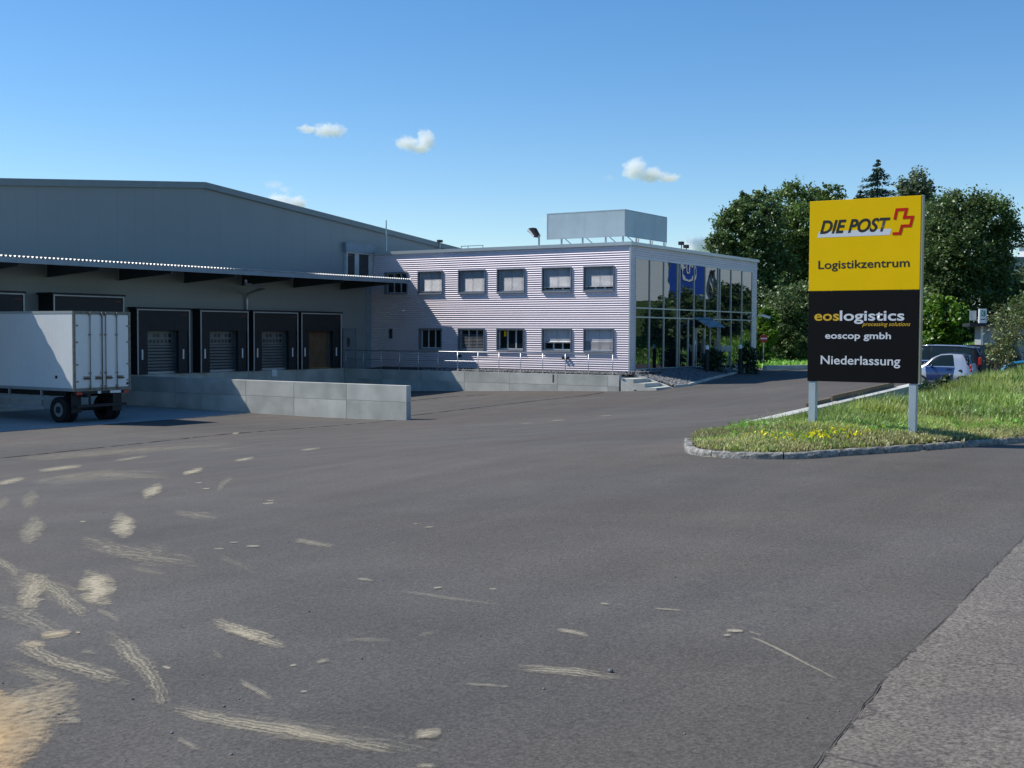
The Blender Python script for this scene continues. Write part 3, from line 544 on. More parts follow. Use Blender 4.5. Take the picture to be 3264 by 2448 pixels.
for wi, (y0, y1, zt, zb, stl) in enumerate(wins):
    slit = stl == 'slit'; pj = .06 if slit else .075; fw = .05
    if slit: f_ = MB().box(XA-.05, XA-.0, y0, y0+.03, zb, zt).box(XA-.05, XA, y1-.03, y1, zb, zt).box(XA-.05, XA, y0+.03, y1-.03, zt-.03, zt).box(XA-.05, XA, y0+.03, y1-.03, zb, zb+.03)
    else: f_ = MB().box(XA-pj, XA+.22, y0, y0+fw, zb, zt).box(XA-pj, XA+.22, y1-fw, y1, zb, zt).box(XA-pj, XA+.22, y0+fw, y1-fw, zt-fw, zt).box(XA-pj-.03, XA+.22, y0+fw, y1-fw, zb, zb+fw)
    wd = f_.build('window', M['frame'], of)
    if slit:
        MB().box(XA-.042, XA-.036, y0+.03, y1-.03, zb+.03, zt-.03).build('pane', M['glassdark'], wd); continue
    MB().box(XA-pj-.04, XA-.0, y0+.02, y1-.02, zb-.03, zb-.003).build('sill', M['blind'], wd)
    ya, yc = y0+fw, y1-fw; wdt = yc-ya
    fr = MB().box(XA+.16, XA+.2, ya, yc, zt-fw-.06, zt-fw).box(XA+.16, XA+.2, ya, yc, zb+fw, zb+fw+.07)
    for t_ in (0, .333, .667, 1): q = ya+.03+(wdt-.06)*t_; fr.box(XA+.158, XA+.202, q-.045, q+.045, zb+fw+.07, zt-fw-.06)
    fr.build('sash', M['pvc'], wd)
    for t_ in range(3): MB().box(XA+.172, XA+.18, ya+.075+(wdt-.06)*t_/3, ya-.015+(wdt-.06)*(t_+1)/3, zb+fw+.07, zt-fw-.06).build('pane', M['glassdark'], wd)
    if stl in ('plain', 'open'): drop = 0
    else: drop = {'low': .93, 'full': .965, 'gap': .84, 'dark': 1., 'half': .62, 'closed': .97}[stl]
    if drop:
        b = MB(); z = zt-fw-.03; zend = zt-fw-(zt-zb-2*fw)*drop; sp = .062 if stl != 'dark' else .085; k = 0
        tilt = {'low': .6, 'full': .62, 'gap': .5, 'dark': .95, 'half': .12, 'closed': .2}[stl]
        if stl == 'dark': z -= .3
        while z > zend:
            tl = tilt
            if stl in ('half', 'closed') and z < zt-.55*(zt-zb): tl = .75 if stl == 'closed' else .5
            hx = .038*tl; hz = .038*math.sqrt(max(0, 1-tl*tl)); b.box(0, 0, 0, 0, 0, 0) if False else None
            b.add([(XA+.085-hx, ya+.01, z-hz), (XA+.085-hx, yc-.01, z-hz), (XA+.085+hx, yc-.01, z+hz), (XA+.085+hx, ya+.01, z+hz)], [(0, 3, 2, 1)]); z -= sp; k += 1
        b.box(XA+.05, XA+.12, ya+.01, yc-.01, zend-.03, zend+.01)
        b.build('blind_slats', M['blind'], wd, kind='stuff')
        for t_ in (.12, .5, .88): q = ya+wdt*t_; MB().box(XA+.043, XA+.047, q-.006, q+.006, zend, zt-fw).build('ladder_cord', M['frame'], wd)
    if stl == 'open': MB().box(XA+.14, XA+.15, ya+wdt*.72, ya+wdt*.80, zt-.45, zt-.16).build('sun_catcher', M['yellow'], wd)
# wall fittings on facade A
for nm, x, y in (('wall_lamp', 240, 665),):
    p = onX(*c4(x, y), XA); MB().ball((XA-.09, p[1], p[2]), .07, (1, 1, 1), 10, 8).build('wall_light', M['white'], of, smooth=True)
for x in (742, 1655, 1690):
    p = onX(*c4(x, 1080 if x > 1000 else 1062), XA); MB().cyl((XA-.09, p[1], p[2]), (1, 0, 0), .085, .09, 14).build('air_vent', M['darksteel'], of)
# glazed end
c5 = lambda x, y: (1900+x/3.6867, 750+y/3.6867)
gx = lambda x, y=900: onY(*c5(x, y), YB)[0]
GX0, GX1 = gx(458), gx(1828); ZH = onY(*c5(460, 255), YB)[2]; ZG = -2.02
t1 = onY(*c5(460, 852), YB)[2]; t2 = onY(*c5(460, 960), YB)[2]
corr(XA, GX0, Z0-.1, ZH, 'B', 'cladding', M['alu'], of); corr(GX1, XE, Z0-.1, ZH, 'B', 'cladding', M['alu'], of); corr(XA, XE, ZH, ZT, 'B', 'cladding', M['alu'], of)
MB().box(GX0, GX1, YB-.12, YB+.1, Z0-.5, ZG).build('glazing_plinth', M['concrete'], of)
MB().box(XE, XE+.05, YB, YW-.01, Z0-.5, ZT-.01).build('side_wall', M['alu'], of)
gz = MB().box(GX0-.02, GX0+.05, YB-.035, YB+.12, ZG, ZH-.002).box(GX1-.05, GX1+.02, YB-.035, YB+.12, ZG, ZH-.002).box(GX0+.05, GX1-.05, YB-.035, YB+.12, ZH-.08, ZH-.002).box(GX0+.05, GX1-.05, YB-.035, YB+.12, ZG, ZG+.06).build('curtain_wall', M['alu2'], of)
topm = [gx(q) for q in (625, 790, 950, 975, 1145, 1275, 1425, 1450, 1580, 1708)]
botm = [gx(q, 1300) for q in (620, 790, 950, 975, 1078, 1145, 1275, 1337, 1425, 1448, 1580, 1708)]
for zz in (t1, t2): MB().box(GX0+.05, GX1-.05, YB-.045, YB+.03, zz-.035, zz+.035).build('transom', M['alu2'], gz)
for xs_, za, zb_ in ((topm, t1+.035, ZH-.08), (topm, t2+.035, t1-.035), (botm, ZG+.06, t2-.035)):
    e = [GX0+.05]+xs_+[GX1-.05]
    for q in xs_: MB().box(q-.028, q+.028, YB-.05, YB+.03, za, zb_).build('mullion', M['alu2'], gz)
    for i, (a, c) in enumerate(zip(e[:-1], e[1:])):
        if xs_ is botm and i == 6: continue
        if c-a < .15: continue
        tw = random.uniform(-.0018, .0018)*(c-a); tz = random.uniform(-.002, .002)
        MB().add([(a+.028, YB+.002-tw, za), (c-.028, YB+.002+tw, za), (c-.028, YB+.002+tw+tz, zb_), (a+.028, YB+.002-tw+tz, zb_), (a+.028, YB+.02, za), (c-.028, YB+.02, za), (c-.028, YB+.02, zb_), (a+.028, YB+.02, zb_)], [(0, 1, 2, 3), (7, 6, 5, 4), (0, 4, 5, 1), (2, 6, 7, 3), (1, 5, 6, 2), (0, 3, 7, 4)]).build('pane', M['mirror'], gz)
# entrance door
d0, d1 = botm[5], botm[6]; dzt = onY(*c5(1210, 1108), YB)[2]
ed = MB().box(d0+.03, d1-.03, YB-.06, YB+.03, dzt, dzt+.09).box(d0+.03, d0+.1, YB-.06, YB+.03, ZG+.06, dzt).box(d1-.16, d1-.03, YB-.06, YB+.03, ZG+.06, dzt).box(d0+.32, d0+.38, YB-.06, YB+.03, ZG+.06, dzt).build('entrance_door', M['alu2'], of)
MB().box(d0+.1, d0+.32, YB-.01, YB+.005, ZG+.06, dzt).build('pane', M['mirror'], ed); MB().box(d0+.38, d1-.16, YB-.012, YB+.004, ZG+.06, dzt).build('pane', M['mirror'], ed)
MB().box(d0+.03, d1-.03, YB-.01, YB+.01, dzt+.09, t2-.035).build('fanlight', M['mirror'], ed)
MB().box(d0+.13, d0+.29, YB-.03, YB-.012, ZG+1.35, ZG+1.6).build('notice', M['white'], ed)
MB().box(d1-.2, d1-.17, YB-.14, YB-.06, ZG+.5, ZG+1.7).build('handle', M['steel'], ed)
ca = MB().prism([(d0-.02, YB-.05, .94), (d0-.02, YB-1.0, .37), (d0-.02, YB-1.0, .40), (d0-.02, YB-.05, .97)], (2.45, 0, 0)).build('entrance_canopy', mat('blue canopy glass', (.06, .14, .20), .08, 0, .8), of)
for q in (.1, 1.2, 2.3): MB().bar((d0+q, YB-.05, .9), (d0+q, YB-1., .33), .04, .05).build('canopy_arm', M['steel'], ca)
# camera on the far corner
cc = thing('security_camera', 'white security camera on the far corner of the office', 'camera', (XE, YB-.3, 1.1)); p = onY(*c5(1870, 945), YB-.1)
MB().bar((XE+.06, YB-.05, p[2]), (XE+.2, YB-.4, p[2]), .06).build('bracket', M['white'], cc); MB().bar((XE+.15, YB-.3, p[2]+.04), (XE+.55, YB-.75, p[2]-.12), .15).build('housing', M['white'], cc)
# roof box (clad screen on struts)
bx = thing('roof_screen_box', 'large galvanised sheet box on steel struts on the office roof', 'roof box', (62.5, 34, 5))
bz0, bz1 = 5.42, 6.93; by0, by1, bx0, bx1 = 31.33, 36.45, 60., 65.4; fr = .05
for a, c in ((by0+.06, (by0+by1)/2-.004), ((by0+by1)/2+.004, by1-.06)): MB().box(bx0+.01, bx0+.04, a, c, bz0+fr, bz1-fr).build('panel', M['boxpanel'], bx)
for a, c in ((bx0+.06, (bx0+bx1)/2-.004), ((bx0+bx1)/2+.004, bx1-.06)):
    MB().box(a, c, by0+.01, by0+.04, bz0+fr, bz1-fr).build('panel', M['boxpanel'], bx)
b = MB()
for x, y in ((bx0, by0), (bx0, by1-.06), (bx1-.06, by0)): b.box(x, x+.06, y, y+.06, bz0, bz1)
for z in (bz0, bz1-fr): b.box(bx0+.001, bx0+.059, by0+.06, by1-.06, z, z+fr).box(bx0+.06, bx1-.06, by0+.001, by0+.059, z, z+fr)
b.build('frame', M['signpost'], bx)
for y in (31.5, 32.6, 34.1, 35.5):
    for x in (bx0+.1,): MB().box(x-.04, x+.04, y-.04, y+.04, ZT+.13, bz0).build('strut', M['steel'], bx)
    MB().bar((bx0+.1, y-.25, bz0), (bx0+.4, y-.75, ZT+.13), .05).build('brace', M['steel'], bx)
for x in (61.6, 63.4, 65.2):
    for y in (by0+.1,): MB().box(x-.04, x+.04, y-.04, y+.04, ZT+.13, bz0).build('strut', M['steel'], bx)
    MB().bar((x+.3, by0+.1, bz0), (x+.7, by0+.4, ZT+.13), .05).build('brace', M['steel'], bx)
# floodlight on roof
fp = onX(1718, 784, 58.6); fl = thing('floodlight', 'grey floodlight on a short post on the office roof edge', 'floodlight', (58.6, fp[1], ZT)); t_ = onX(1718, 752, 58.6)[2]
MB().cyl((58.6, fp[1], (ZT+t_)/2+.05), (0, 0, 1), .055, t_-ZT, 10).build('post', M['steel'], fl)
a = onX(1712, 750, 58.6); c = onX(1690, 735, 58.6)
MB().prism([(58.45, a[1]-.1, a[2]-.03), (58.45, a[1]+.12, a[2]-.12), (58.45, c[1]+.12, c[2]-.02), (58.45, c[1]+.0, c[2]+.13), (58.45, a[1]+.2, c[2]+.15)], (.4, 0, 0)).build('housing', M['darksteel'], fl)
MB().add([(58.44, a[1]+.08, a[2]-.05), (58.44, a[1]+.16, a[2]-.1), (58.44, c[1]+.1, c[2]), (58.44, c[1]+.0, c[2]+.1)], [(0, 1, 2, 3)]).build('lens', M['white'], fl)
# antenna mast
ap = onX(1231, 808, 58.8); am = thing('roof_mast', 'thin steel mast standing on the office roof by the warehouse', 'mast', (58.8, ap[1], ZT)); t_ = onX(1231, 702, 58.8)[2]
MB().tube([(58.8, ap[1], ZT+.1), (58.8, ap[1], (ZT+t_)/2), (58.8, ap[1], t_)], [.06, .05, .035], 8).build('pole', M['steel'], am); MB().box(58.6, 59., ap[1]-.25, ap[1]+.25, ZT+.13, ZT+.2).build('foot', M['darksteel'], am)
# small roof things
p = onX(1402, 777, 63.); rv = thing('roof_vent_pair', 'two small dark sensors on the warehouse roof edge', 'roof sensor', (p[0], YW-.1, 6))
q = onY(1402, 782, YW-.2); MB().cyl((q[0], YW-.2, q[2]+.0), (0, 0, 1), .035, .6, 8).build('pole', M['steel'], rv)
MB().box(q[0]-.2, q[0]+.2, YW-.3, YW-.1, q[2]+.2, q[2]+.36).build('head', M['darksteel'], rv)
q = onX(1504, 794, 66.); rr = thing('roof_rail', 'small steel guard rail on the office roof in front of the warehouse', 'rail', (66, q[1], ZT))
MB().box(66, 66.05, q[1]-.9, q[1]+.9, 5.75, 5.8).box(66, 66.04, q[1]-.9, q[1]-.86, ZT+.13, 5.75).box(66, 66.04, q[1]+.3, q[1]+.34, ZT+.13, 5.75).box(66, 66.04, q[1]+.86, q[1]+.9, ZT+.13, 5.75).build('rail', M['steel'], rr)
p = onX(2115, 778, 66.5); rs = thing('roof_sensor_cluster', 'dark antenna cluster on the office roof behind the sheet box', 'antenna', (66.5, 31, ZT))
for dx, hh in ((0, .5), (.7, .35)):
    MB().cyl((65.9+dx, 30.6, ZT+.13+hh/2), (0, 0, 1), .03, hh, 8).build('pole', M['darksteel'], rs); MB().box(65.75+dx, 66.05+dx, 30.5, 30.75, ZT+hh, ZT+.2+hh).build('head', M['darksteel'], rs)

# ================================================================== RAMP WALL + RAILING + STEPS
XR = 55.; ry0, ry1 = 28.98, 47.6; zrw = -2.2
rw = thing('ramp_wall', 'long pale concrete ramp wall carrying a steel railing before the office', 'wall', (XR, 38, -3.4))
jy = [ry1]+[onX(*c4(x, 1260), XR)[1] for x in (45, 398, 775, 1170, 1595, 2040)]+[ry0]
for i, (a, c) in enumerate(zip(jy[:-1], jy[1:])):
    zm = -2.78; gb = min(G(XR, a), G(XR, c))-.25
    if i in (7,): continue
    for z0, z1 in (((gb, zm-.006), (zm+.006, zrw))):
        MB().box(XR, XR+.25, c+.008, a-.008, z0, z1).build('concrete_panel', M['concrete2' if (i+(z1 > -2.5)) % 2 else 'concrete'], rw)
MB().box(XR+.03, XR+.22, ry0+.02, ry1, -3.8, zrw-.01).build('core', M['concrete'], rw)
MB().box(XR-.012, XR-.002, onX(*c4(1557, 1260), XR)[1]-.03, onX(*c4(1557, 1260), XR)[1]+.03, -2.65, -2.23).build('downspout', M['darksteel'], rw)
rl = thing('ramp_railing', 'stainless steel two-bar railing along the concrete ramp wall', 'railing', (XR, 38, zrw))
px_ = [1102.5, 1158, 1214.5, 1273.4, 1333, 1395.7, 1458.6, 1523.7, 1590.6, 1659.3, 1729.8, 1802, 1876, 1953]
ys = [onX(x, 1160, XR+.12)[1] for x in px_]
for y in ys: MB().cyl((XR+.12, y, zrw+.53), (0, 0, 1), .021, 1.1, 10).build('post', M['stainless'], rl, smooth=True)
for z, r_ in ((zrw+1.1, .026), (zrw+.58, .016)): MB().tube([(XR+.12, ys[0]+.02, z), (XR+.12, ys[-1]-.02, z)], r_, 10).build('rail', M['stainless'], rl, smooth=True)
# walkway behind wall
struct(MB().box(XR+.25, XA+.04, ry0+.3, ry1+.35, -3.9, zrw-.12).build('ramp_walkway', M['floorc']))
# end block and steps
st = thing('entrance_steps', 'three concrete steps between the ramp wall and the gravel bed', 'steps', (55.8, 28, -3))
sx = lambda x, y, z: atz(x, y, z)
c6 = lambda x, y: (1900+x/3.16, 950+y/3.16)
for k, (z1, ya) in enumerate(((-2.37, 28.95), (-2.58, 28.3), (-2.79, 27.65))):
    MB().box(55.32, 57.1, ya-.64, ya+(0 if k else .3), -3.4, z1).build('tread', M['concrete2'], st)
MB().prism([(57.12, 29.2, -3.3), (57.12, 26.95, -3.3), (57.12, 26.95, -2.85), (57.12, 29.2, -2.12)], (.16, 0, 0)).build('side_cheek', M['concrete2'], st)
MB().prism([(55.03, 28.9, -3.4), (55.03, 28.15, -3.4), (55.03, 28.15, -2.9), (55.03, 28.9, -2.4)], (.26, 0, 0)).build('side_cheek', M['concrete2'], st)
# gravel bed and kerb
KB = [np.array(gp(*c6(595, 905))), np.array(gp(*c6(925, 886))), np.array(gp(*c6(1065, 848))), np.array(gp(*c6(1250, 800))), np.array(gp(*c6(1445, 752)))]
KB = [np.array([57.3, 26.95, G(57.3, 26.95)])]+[np.array([k_[0], k_[1], G(k_[0], k_[1])]) for k_ in KB[1:]]
kb = thing('gravel_bed_kerb', 'low concrete kerb edging the gravel bed beside the office', 'kerb', KB[0]); kb['kind'] = 'structure'
del kb['category']
for a, c in zip(KB[:-1], KB[1:]):
    L = np.linalg.norm(c-a); m_ = max(1, int(L/1.5))
    for i in range(m_):
        p, q = a+(c-a)*(i+.01)/m_, a+(c-a)*(i+.99)/m_; MB().bar(p+[0, 0, -.02], q+[0, 0, -.02], .14, .3).build('kerb_stone', M['concrete2'], kb)
topE = [np.array([57.2, 29.2, -2.2])]+[np.array([x, YB-.12, -2.06]) for x in (60, 62, 64, 66.)]
def bed(u, v):
    i = min(int(u*4), 3); t = u*4-i; a = KB[i]+(KB[i+1]-KB[i])*t+[0, 0, .08]; c = topE[i]+(topE[i+1]-topE[i])*t; p = a+(c-a)*v; return p
gb = MB().grid(bed, 24, 10).build('gravel_bed', M['gravel'], smooth=True); gb['kind'] = 'structure'
MB().add([(57.28, 28.9, -2.24), (60, YB-.12, -2.06), (57.95, YB+.01, -2.1), (55.26, YB+.3, -2.26), (55.26, YW-1, -2.26), (57.97, YW-1, -2.14)], [(0, 1, 2, 3), (3, 2, 5, 4)]).build('gravel_strip', M['gravel'])['kind'] = 'structure'
def stones(name, pts, rmin, rmax, m):
    n = len(pts); ico = np.array([(0, 0, 1), (.9, 0, 0), (0, .9, 0), (-.9, 0, 0), (0, -.9, 0), (0, 0, -1)], float); fi = np.array([(0, 1, 2), (0, 2, 3), (0, 3, 4), (0, 4, 1), (5, 2, 1), (5, 3, 2), (5, 4, 3), (5, 1, 4)])
    R = RNG.uniform(rmin, rmax, (n, 1, 1)); V_ = ico[None]*RNG.uniform(.6, 1.25, (n, 6, 3)); ang = RNG.uniform(0, 6.28, n); ti = RNG.uniform(-.6, .6, n)
    x = V_[..., 0]*np.cos(ang)[:, None]-V_[..., 1]*np.sin(ang)[:, None]; y = V_[..., 0]*np.sin(ang)[:, None]+V_[..., 1]*np.cos(ang)[:, None]; z = V_[..., 2]*.7+x*ti[:, None]
    V_ = np.stack([x, y, z], -1)*R+pts[:, None]; F_ = (fi[None]+np.arange(n)[:, None, None]*6).reshape(-1, 3); return npmesh(name, V_.reshape(-1, 3), F_, m, kind='stuff')
P = np.array([bed(RNG.uniform(0, 1), RNG.uniform(0.02, 1)) for _ in range(5200)]); Q = []
for _ in range(1500): y = RNG.uniform(29.2, 42); Q.append((RNG.uniform(55.4, 57.9), y, -2.22+.03*RNG.random()))
for _ in range(260): Q.append((RNG.uniform(57, 60), RNG.uniform(28.9, 29.8), -2.12))
stones('gravel_stones', np.r_[P, np.array(Q)]+[0, 0, .02], .05, .125, M['stone'])
# kerb along the drive at the far end, plinth by sign
p = gp(*c6(1805, 690)); q = gp(*c6(1600, 690)); ke = MB().bar((76.6, 29.4, -2.28), (84, 28.6, -2.36), .3, .3).build('drive_kerb', M['concrete']); struct(ke)

# ================================================================== LOW WALL IN THE YARD
XL = 38.3; lw = thing('yard_wall', 'free-standing low concrete wall jutting into the yard beside the trailer', 'wall', (XL, 38, -3.5))
jy = [29.85]+[onX(x, 1260, XL)[1] for x in (1104, 937, 784, 643, 560)]+[47.5]
zrw2 = -2.17
for i, (a, c) in enumerate(zip(jy[:-1], jy[1:])):
    zm = -2.85-.02*(i % 2)
    for z0, z1 in ((-3.85, zm-.006), (zm+.006, zrw2)): MB().box(XL, XL+.3, a+.007, c-.007, z0, z1).build('concrete_panel', M['concrete2' if (i+(z1 > -2.5)) % 2 else 'concrete'], lw, bevel=.008)
MB().box(XL+.03, XL+.27, jy[0]+.03, jy[-1], -3.9, zrw2-.012).build('core', M['concrete'], lw)

# ================================================================== TRAILER
TX0, TX1, TY0, TY1, TZ0, TZ1 = 29.87, 32.57, 39.63, 46.6, -2.36, .75
tr = thing('truck_trailer', 'white box trailer with closed double rear doors parked on the shaded apron', 'trailer', (31.2, 42, -3.655), None)
gt = -3.655
MB().box(TX0, TX1, TY0+.07, TY1, TZ0, TZ1).build('box_body', M['trailer'], tr, bevel=.02)
MB().box(TX0-.012, TX0+.05, TY0+.07, TY1, TZ1-.09, TZ1+.012).box(TX1-.05, TX1+.012, TY0+.07, TY1, TZ1-.09, TZ1+.012).build('roof_rail', M['alu2'], tr)
MB().box(TX0-.012, TX0+.05, TY0+.07, TY1, TZ0-.02, TZ0+.10).box(TX1-.05, TX1+.012, TY0+.07, TY1, TZ0-.02, TZ0+.10).build('base_rail', M['steel'], tr)
MB().box(TX0-.015, TX0+.07, TY0-.02, TY0+.06, TZ0-.03, TZ1+.01).box(TX1-.07, TX1+.015, TY0-.02, TY0+.06, TZ0-.03, TZ1+.01).box(TX0+.07, TX1-.07, TY0-.02, TY0+.06, TZ1-.10, TZ1+.01).box(TX0+.07, TX1-.07, TY0-.02, TY0+.06, TZ0-.03, TZ0+.08).build('rear_frame', M['trailerframe'], tr)
mx_ = (TX0+TX1)/2
for s in (0, 1):
    a, c = (TX0+.08, mx_-.012) if s == 0 else (mx_+.012, TX1-.08)
    dd = MB().box(a, c, TY0+.0, TY0+.05, TZ0+.1, TZ1-.12).build('rear_door', M['trailer'], tr, bevel=.01)
    u = lambda t: TX0+(TX1-TX0)*t
    for t_ in ((.27, .475) if s == 0 else (.545, .745)):
        MB().cyl((u(t_), TY0-.05, (TZ0+TZ1)/2), (0, 0, 1), .018, TZ1-TZ0-.04, 8).build('lock_rod', M['trailerframe'], dd, smooth=True)
        for zz in (TZ0+.16, TZ0+.68, TZ0+2.2, TZ1-.13): MB().box(u(t_)-.04, u(t_)+.04, TY0-.075, TY0+.0, zz-.03, zz+.03).build('rod_bracket', M['latch'], dd)
    for t_ in ((.215, .42) if s == 0 else (.61, .82)):
        MB().box(u(t_)-.14, u(t_)+.12, TY0-.035, TY0-.005, TZ0+.42, TZ0+.56).build('latch_plate', M['latch'], dd)
        MB().bar((u(t_)-.14, TY0-.07, TZ0+.49), (u(t_)+.14, TY0-.07, TZ0+.47), .03, .04).build('latch_handle', M['darksteel'], dd)
    for zz in (TZ0+.36, TZ0+1.02, TZ0+1.9, TZ0+2.55):
        q = TX0+.0 if s == 0 else TX1-.19; MB().box(q, q+.19, TY0-.035, TY0-.022, zz-.03, zz+.03).build('hinge', M['latch'], dd)
MB().box(mx_-.012, mx_+.012, TY0-.005, TY0+.03, TZ0+.1, TZ1-.12).build('door_seal', M['black'], tr)
MB().box(TX1-.20, TX1-.1, TY0-.01, TY0-.002, TZ0+.17, TZ0+.27).build('rating_plate', M['black'], tr)
MB().box(mx_+.35, mx_+.87, TY0-.005, TY0+.018, TZ0-.14, TZ0-.035).build('number_plate', M['white'], tr)
MB().box(TX0-.008, TX0-.001, 40.65, 40.79, -1.9, -1.78).build('side_marker', M['black'], tr)
# chassis
MB().box(TX0+.65, TX0+.75, TY0+.05, TY1, TZ0-.28, TZ0-.03).box(TX1-.75, TX1-.65, TY0+.05, TY1, TZ0-.28, TZ0-.03).box(TX0+.1, TX1-.1, TY0+.02, TY0+.14, TZ0-.14, TZ0-.035).box(TX0+.4, TX1-.4, 40.7, 40.8, TZ0-.3, TZ0-.1).build('chassis', M['chassis'], tr)
MB().box(TX0+.2, TX1-.2, TY0+.0, TY0+.1, -3.02, -2.91).box(TX0+.75, TX0+.82, TY0+.05, TY0+.12, -3.0, TZ0-.1).box(TX1-.82, TX1-.75, TY0+.05, TY0+.12, -3.0, TZ0-.1).build('underrun_bar', M['chassis'], tr)
wy = 40.68
MB().cyl(((TX0+TX1)/2, wy, gt+.52), (1, 0, 0), .09, 2.0, 12).build('axle', M['chassis'], tr)
for s in (0, 1):
    for k, dx in enumerate((.03, .36)):
        xc = TX0+dx+.13 if s == 0 else TX1-dx-.13
        def wf(u, v):
            t = 2*math.pi*u; prof = [(.28, -.12), (.44, -.145), (.51, -.12), (.52, 0), (.51, .12), (.44, .145), (.28, .12)]; i = min(int(v*6), 5); r_, w_ = prof[i] if v < 1 else prof[6]
            return (xc+w_, wy+r_*math.cos(t), gt+.52+r_*math.sin(t))
        wh_ = MB().grid(wf, 30, 6).build('wheel', M['tyre'], tr, smooth=False)
        sd = -1 if s == 0 else 1
        if k == 0:
            MB().cyl((xc+sd*.07, wy, gt+.52), (1, 0, 0), .28, .08, 24).build('rim', M['rim'], wh_); MB().cyl((xc+sd*.12, wy, gt+.52), (1, 0, 0), .13, .06, 16).build('hub', M['darksteel'], wh_)
for y in (41.7, 43.8, 45.9): MB().box(TX0+.03, TX0+.1, y, y+.09, -3.15, TZ0-.02).build('guard_bracket', M['steel'], tr)
for z in (-3.15, -2.78): MB().box(TX0+.0, TX0+.03, 41.5, TY1, z, z+.13).build('side_guard', M['steel'], tr)
for q in (TX0+.1, TX1-.35): MB().box(q, q+.25, TY0-.02, TY0+.018, TZ0-.16, TZ0-.06).build('tail_lamp', M['redlamp'], tr)
MB().box(mx_-.26, mx_-.12, TY0-.03, TY0+.0, TZ0-.14, TZ0-.04).build('lamp_unit', M['white'], tr)
for q in (TX0+.15, TX1-.6): MB().box(q, q+.45, 40.0, 40.03, -3.25, TZ0-.1).build('mud_flap', M['chassis'], tr)
wx_ = MB()

# ================================================================== SIGN
XS, SY0, SY1, SZ0, SZ1 = 20.13, 5.085, 6.95, -.81, 2.27; ZM = SZ1-.499*(SZ1-SZ0)
sg = thing('info_sign', 'tall yellow and black company sign on two grey posts in the grass', 'sign', (XS+.06, 6., -1.75))
MB().box(XS, XS+.10, SY0, SY1, ZM+.003, SZ1).build('yellow_panel', M['yellow'], sg, bevel=.004)
MB().box(XS, XS+.10, SY0, SY1, SZ0, ZM-.003).build('black_panel', M['blacksign'], sg, bevel=.004)
MB().box(XS+.005, XS+.125, SY0-.028, SY0-.001, SZ0, SZ1+.01).build('side_frame', M['signside'], sg)
for y in (SY0+.085, SY1-.085): MB().box(XS+.01, XS+.13, y-.06, y+.06, -2.1, SZ0-.002).build('post', M['signpost'], sg, bevel=.006)
def text(s, u0, u1, vb, vt, refch, m, bold=0., shear=0., name='lettering', sub_=None):
    """u,v are fractions of the face (v measured from the top); refch gives the letter whose height spans vb..vt"""
    def mk(t):
        c = bpy.data.curves.new('t', 'FONT'); c.body = t; c.size = 1; c.offset = bold; c.shear = shear; c.fill_mode = 'FRONT'; c.extrude = 0; c.resolution_u = 4
        o = bpy.data.objects.new('t', c); COL.objects.link(o); dg = bpy.context.evaluated_depsgraph_get(); me = bpy.data.meshes.new_from_object(o.evaluated_get(dg)); bpy.data.objects.remove(o); return me
    me = mk(s); rf = mk(refch); co = np.array([v.co for v in me.vertices]); rc = np.array([v.co for v in rf.vertices])
    bpy.data.meshes.remove(rf)
    kx = (u1-u0)/(co[:, 0].max()-co[:, 0].min()); x = u0+(co[:, 0]-co[:, 0].min())*kx
    h = rc[:, 1].max()-max(rc[:, 1].min(), -.02); kz = (vb-vt)/h; v = vb-co[:, 1]*kz
    P_ = np.stack([np.full(len(x), XS-.003), SY1-x*(SY1-SY0), SZ1-v*(SZ1-SZ0)], -1)-ORG[sg.name]
    me.vertices.foreach_set('co', P_.astype(np.float32).ravel()); me.materials.clear(); me.materials.append(m); me.update(); o = bpy.data.objects.new(name, me); COL.objects.link(o); o.parent = sg; me.name = name; return o
fx = lambda x: (x-230)/1027
text('DIE POST', fx(330), fx(985), .180, .107, 'D', M['letterblack'], .028, .30)
text('Logistikzentrum', fx(320), fx(1165), .3755, .330, 'L', M['letterblack'], .012)
text('eos', fx(290), fx(527), .662, .606, 'l', M['letterocre'], .018)
text('logistics', fx(533), fx(1127), .662, .606, 'l', M['letterwhite'], .018)
text('processing solutions', fx(745), fx(1182), .692, .671, 'l', M['letterocre'], .006, .28)
text('eoscop gmbh', fx(397), fx(1010), .762, .726, 'h', M['letterwhite'], .018)
text('Niederlassung', fx(358), fx(1098), .9035, .856, 'N', M['letterwhite'], .012)
def face(pts, m, name, off=.002): return MB().add([(XS-off, SY1-u_*(SY1-SY0), SZ1-v_*(SZ1-SZ0)) for u_, v_ in pts], [tuple(range(len(pts)))]).build(name, m, sg)
face([(fx(322), .170), (fx(303), .203), (fx(982), .203), (fx(999), .170)], M['letterwhite'], 'underline_bar', .0015)
cpth = [(1024, .122), (1042, .070), (1128, .070), (1110, .113), (1183, .113), (1165, .158), (1090, .158), (1074, .197), (1007, .197)]
cpt = [np.array([fx(x)*(SY1-SY0), v*(SZ1-SZ0)]) for x, v in cpth]; b = MB(); hw = .023
L_, R_ = [], []
for i, p in enumerate(cpt):
    d0_ = cpt[i]-cpt[i-1] if i else cpt[1]-cpt[0]; d1_ = cpt[i+1]-cpt[i] if i < len(cpt)-1 else d0_
    d0_ = d0_/np.linalg.norm(d0_); d1_ = d1_/np.linalg.norm(d1_); n0 = np.array([-d0_[1], d0_[0]]); n1 = np.array([-d1_[1], d1_[0]]); nn = n0+n1; nn /= np.linalg.norm(nn); k_ = hw/max(.35, nn@n0)
    L_.append(p+nn*k_); R_.append(p-nn*k_)
vs = [(XS-.004, SY1-q[0], SZ1-q[1]) for q in L_+R_]; k = len(cpt); b.add(vs, [(i, i+1, k+i+1, k+i) for i in range(k-1)]); b.build('cross_emblem', M['letterred'], sg)

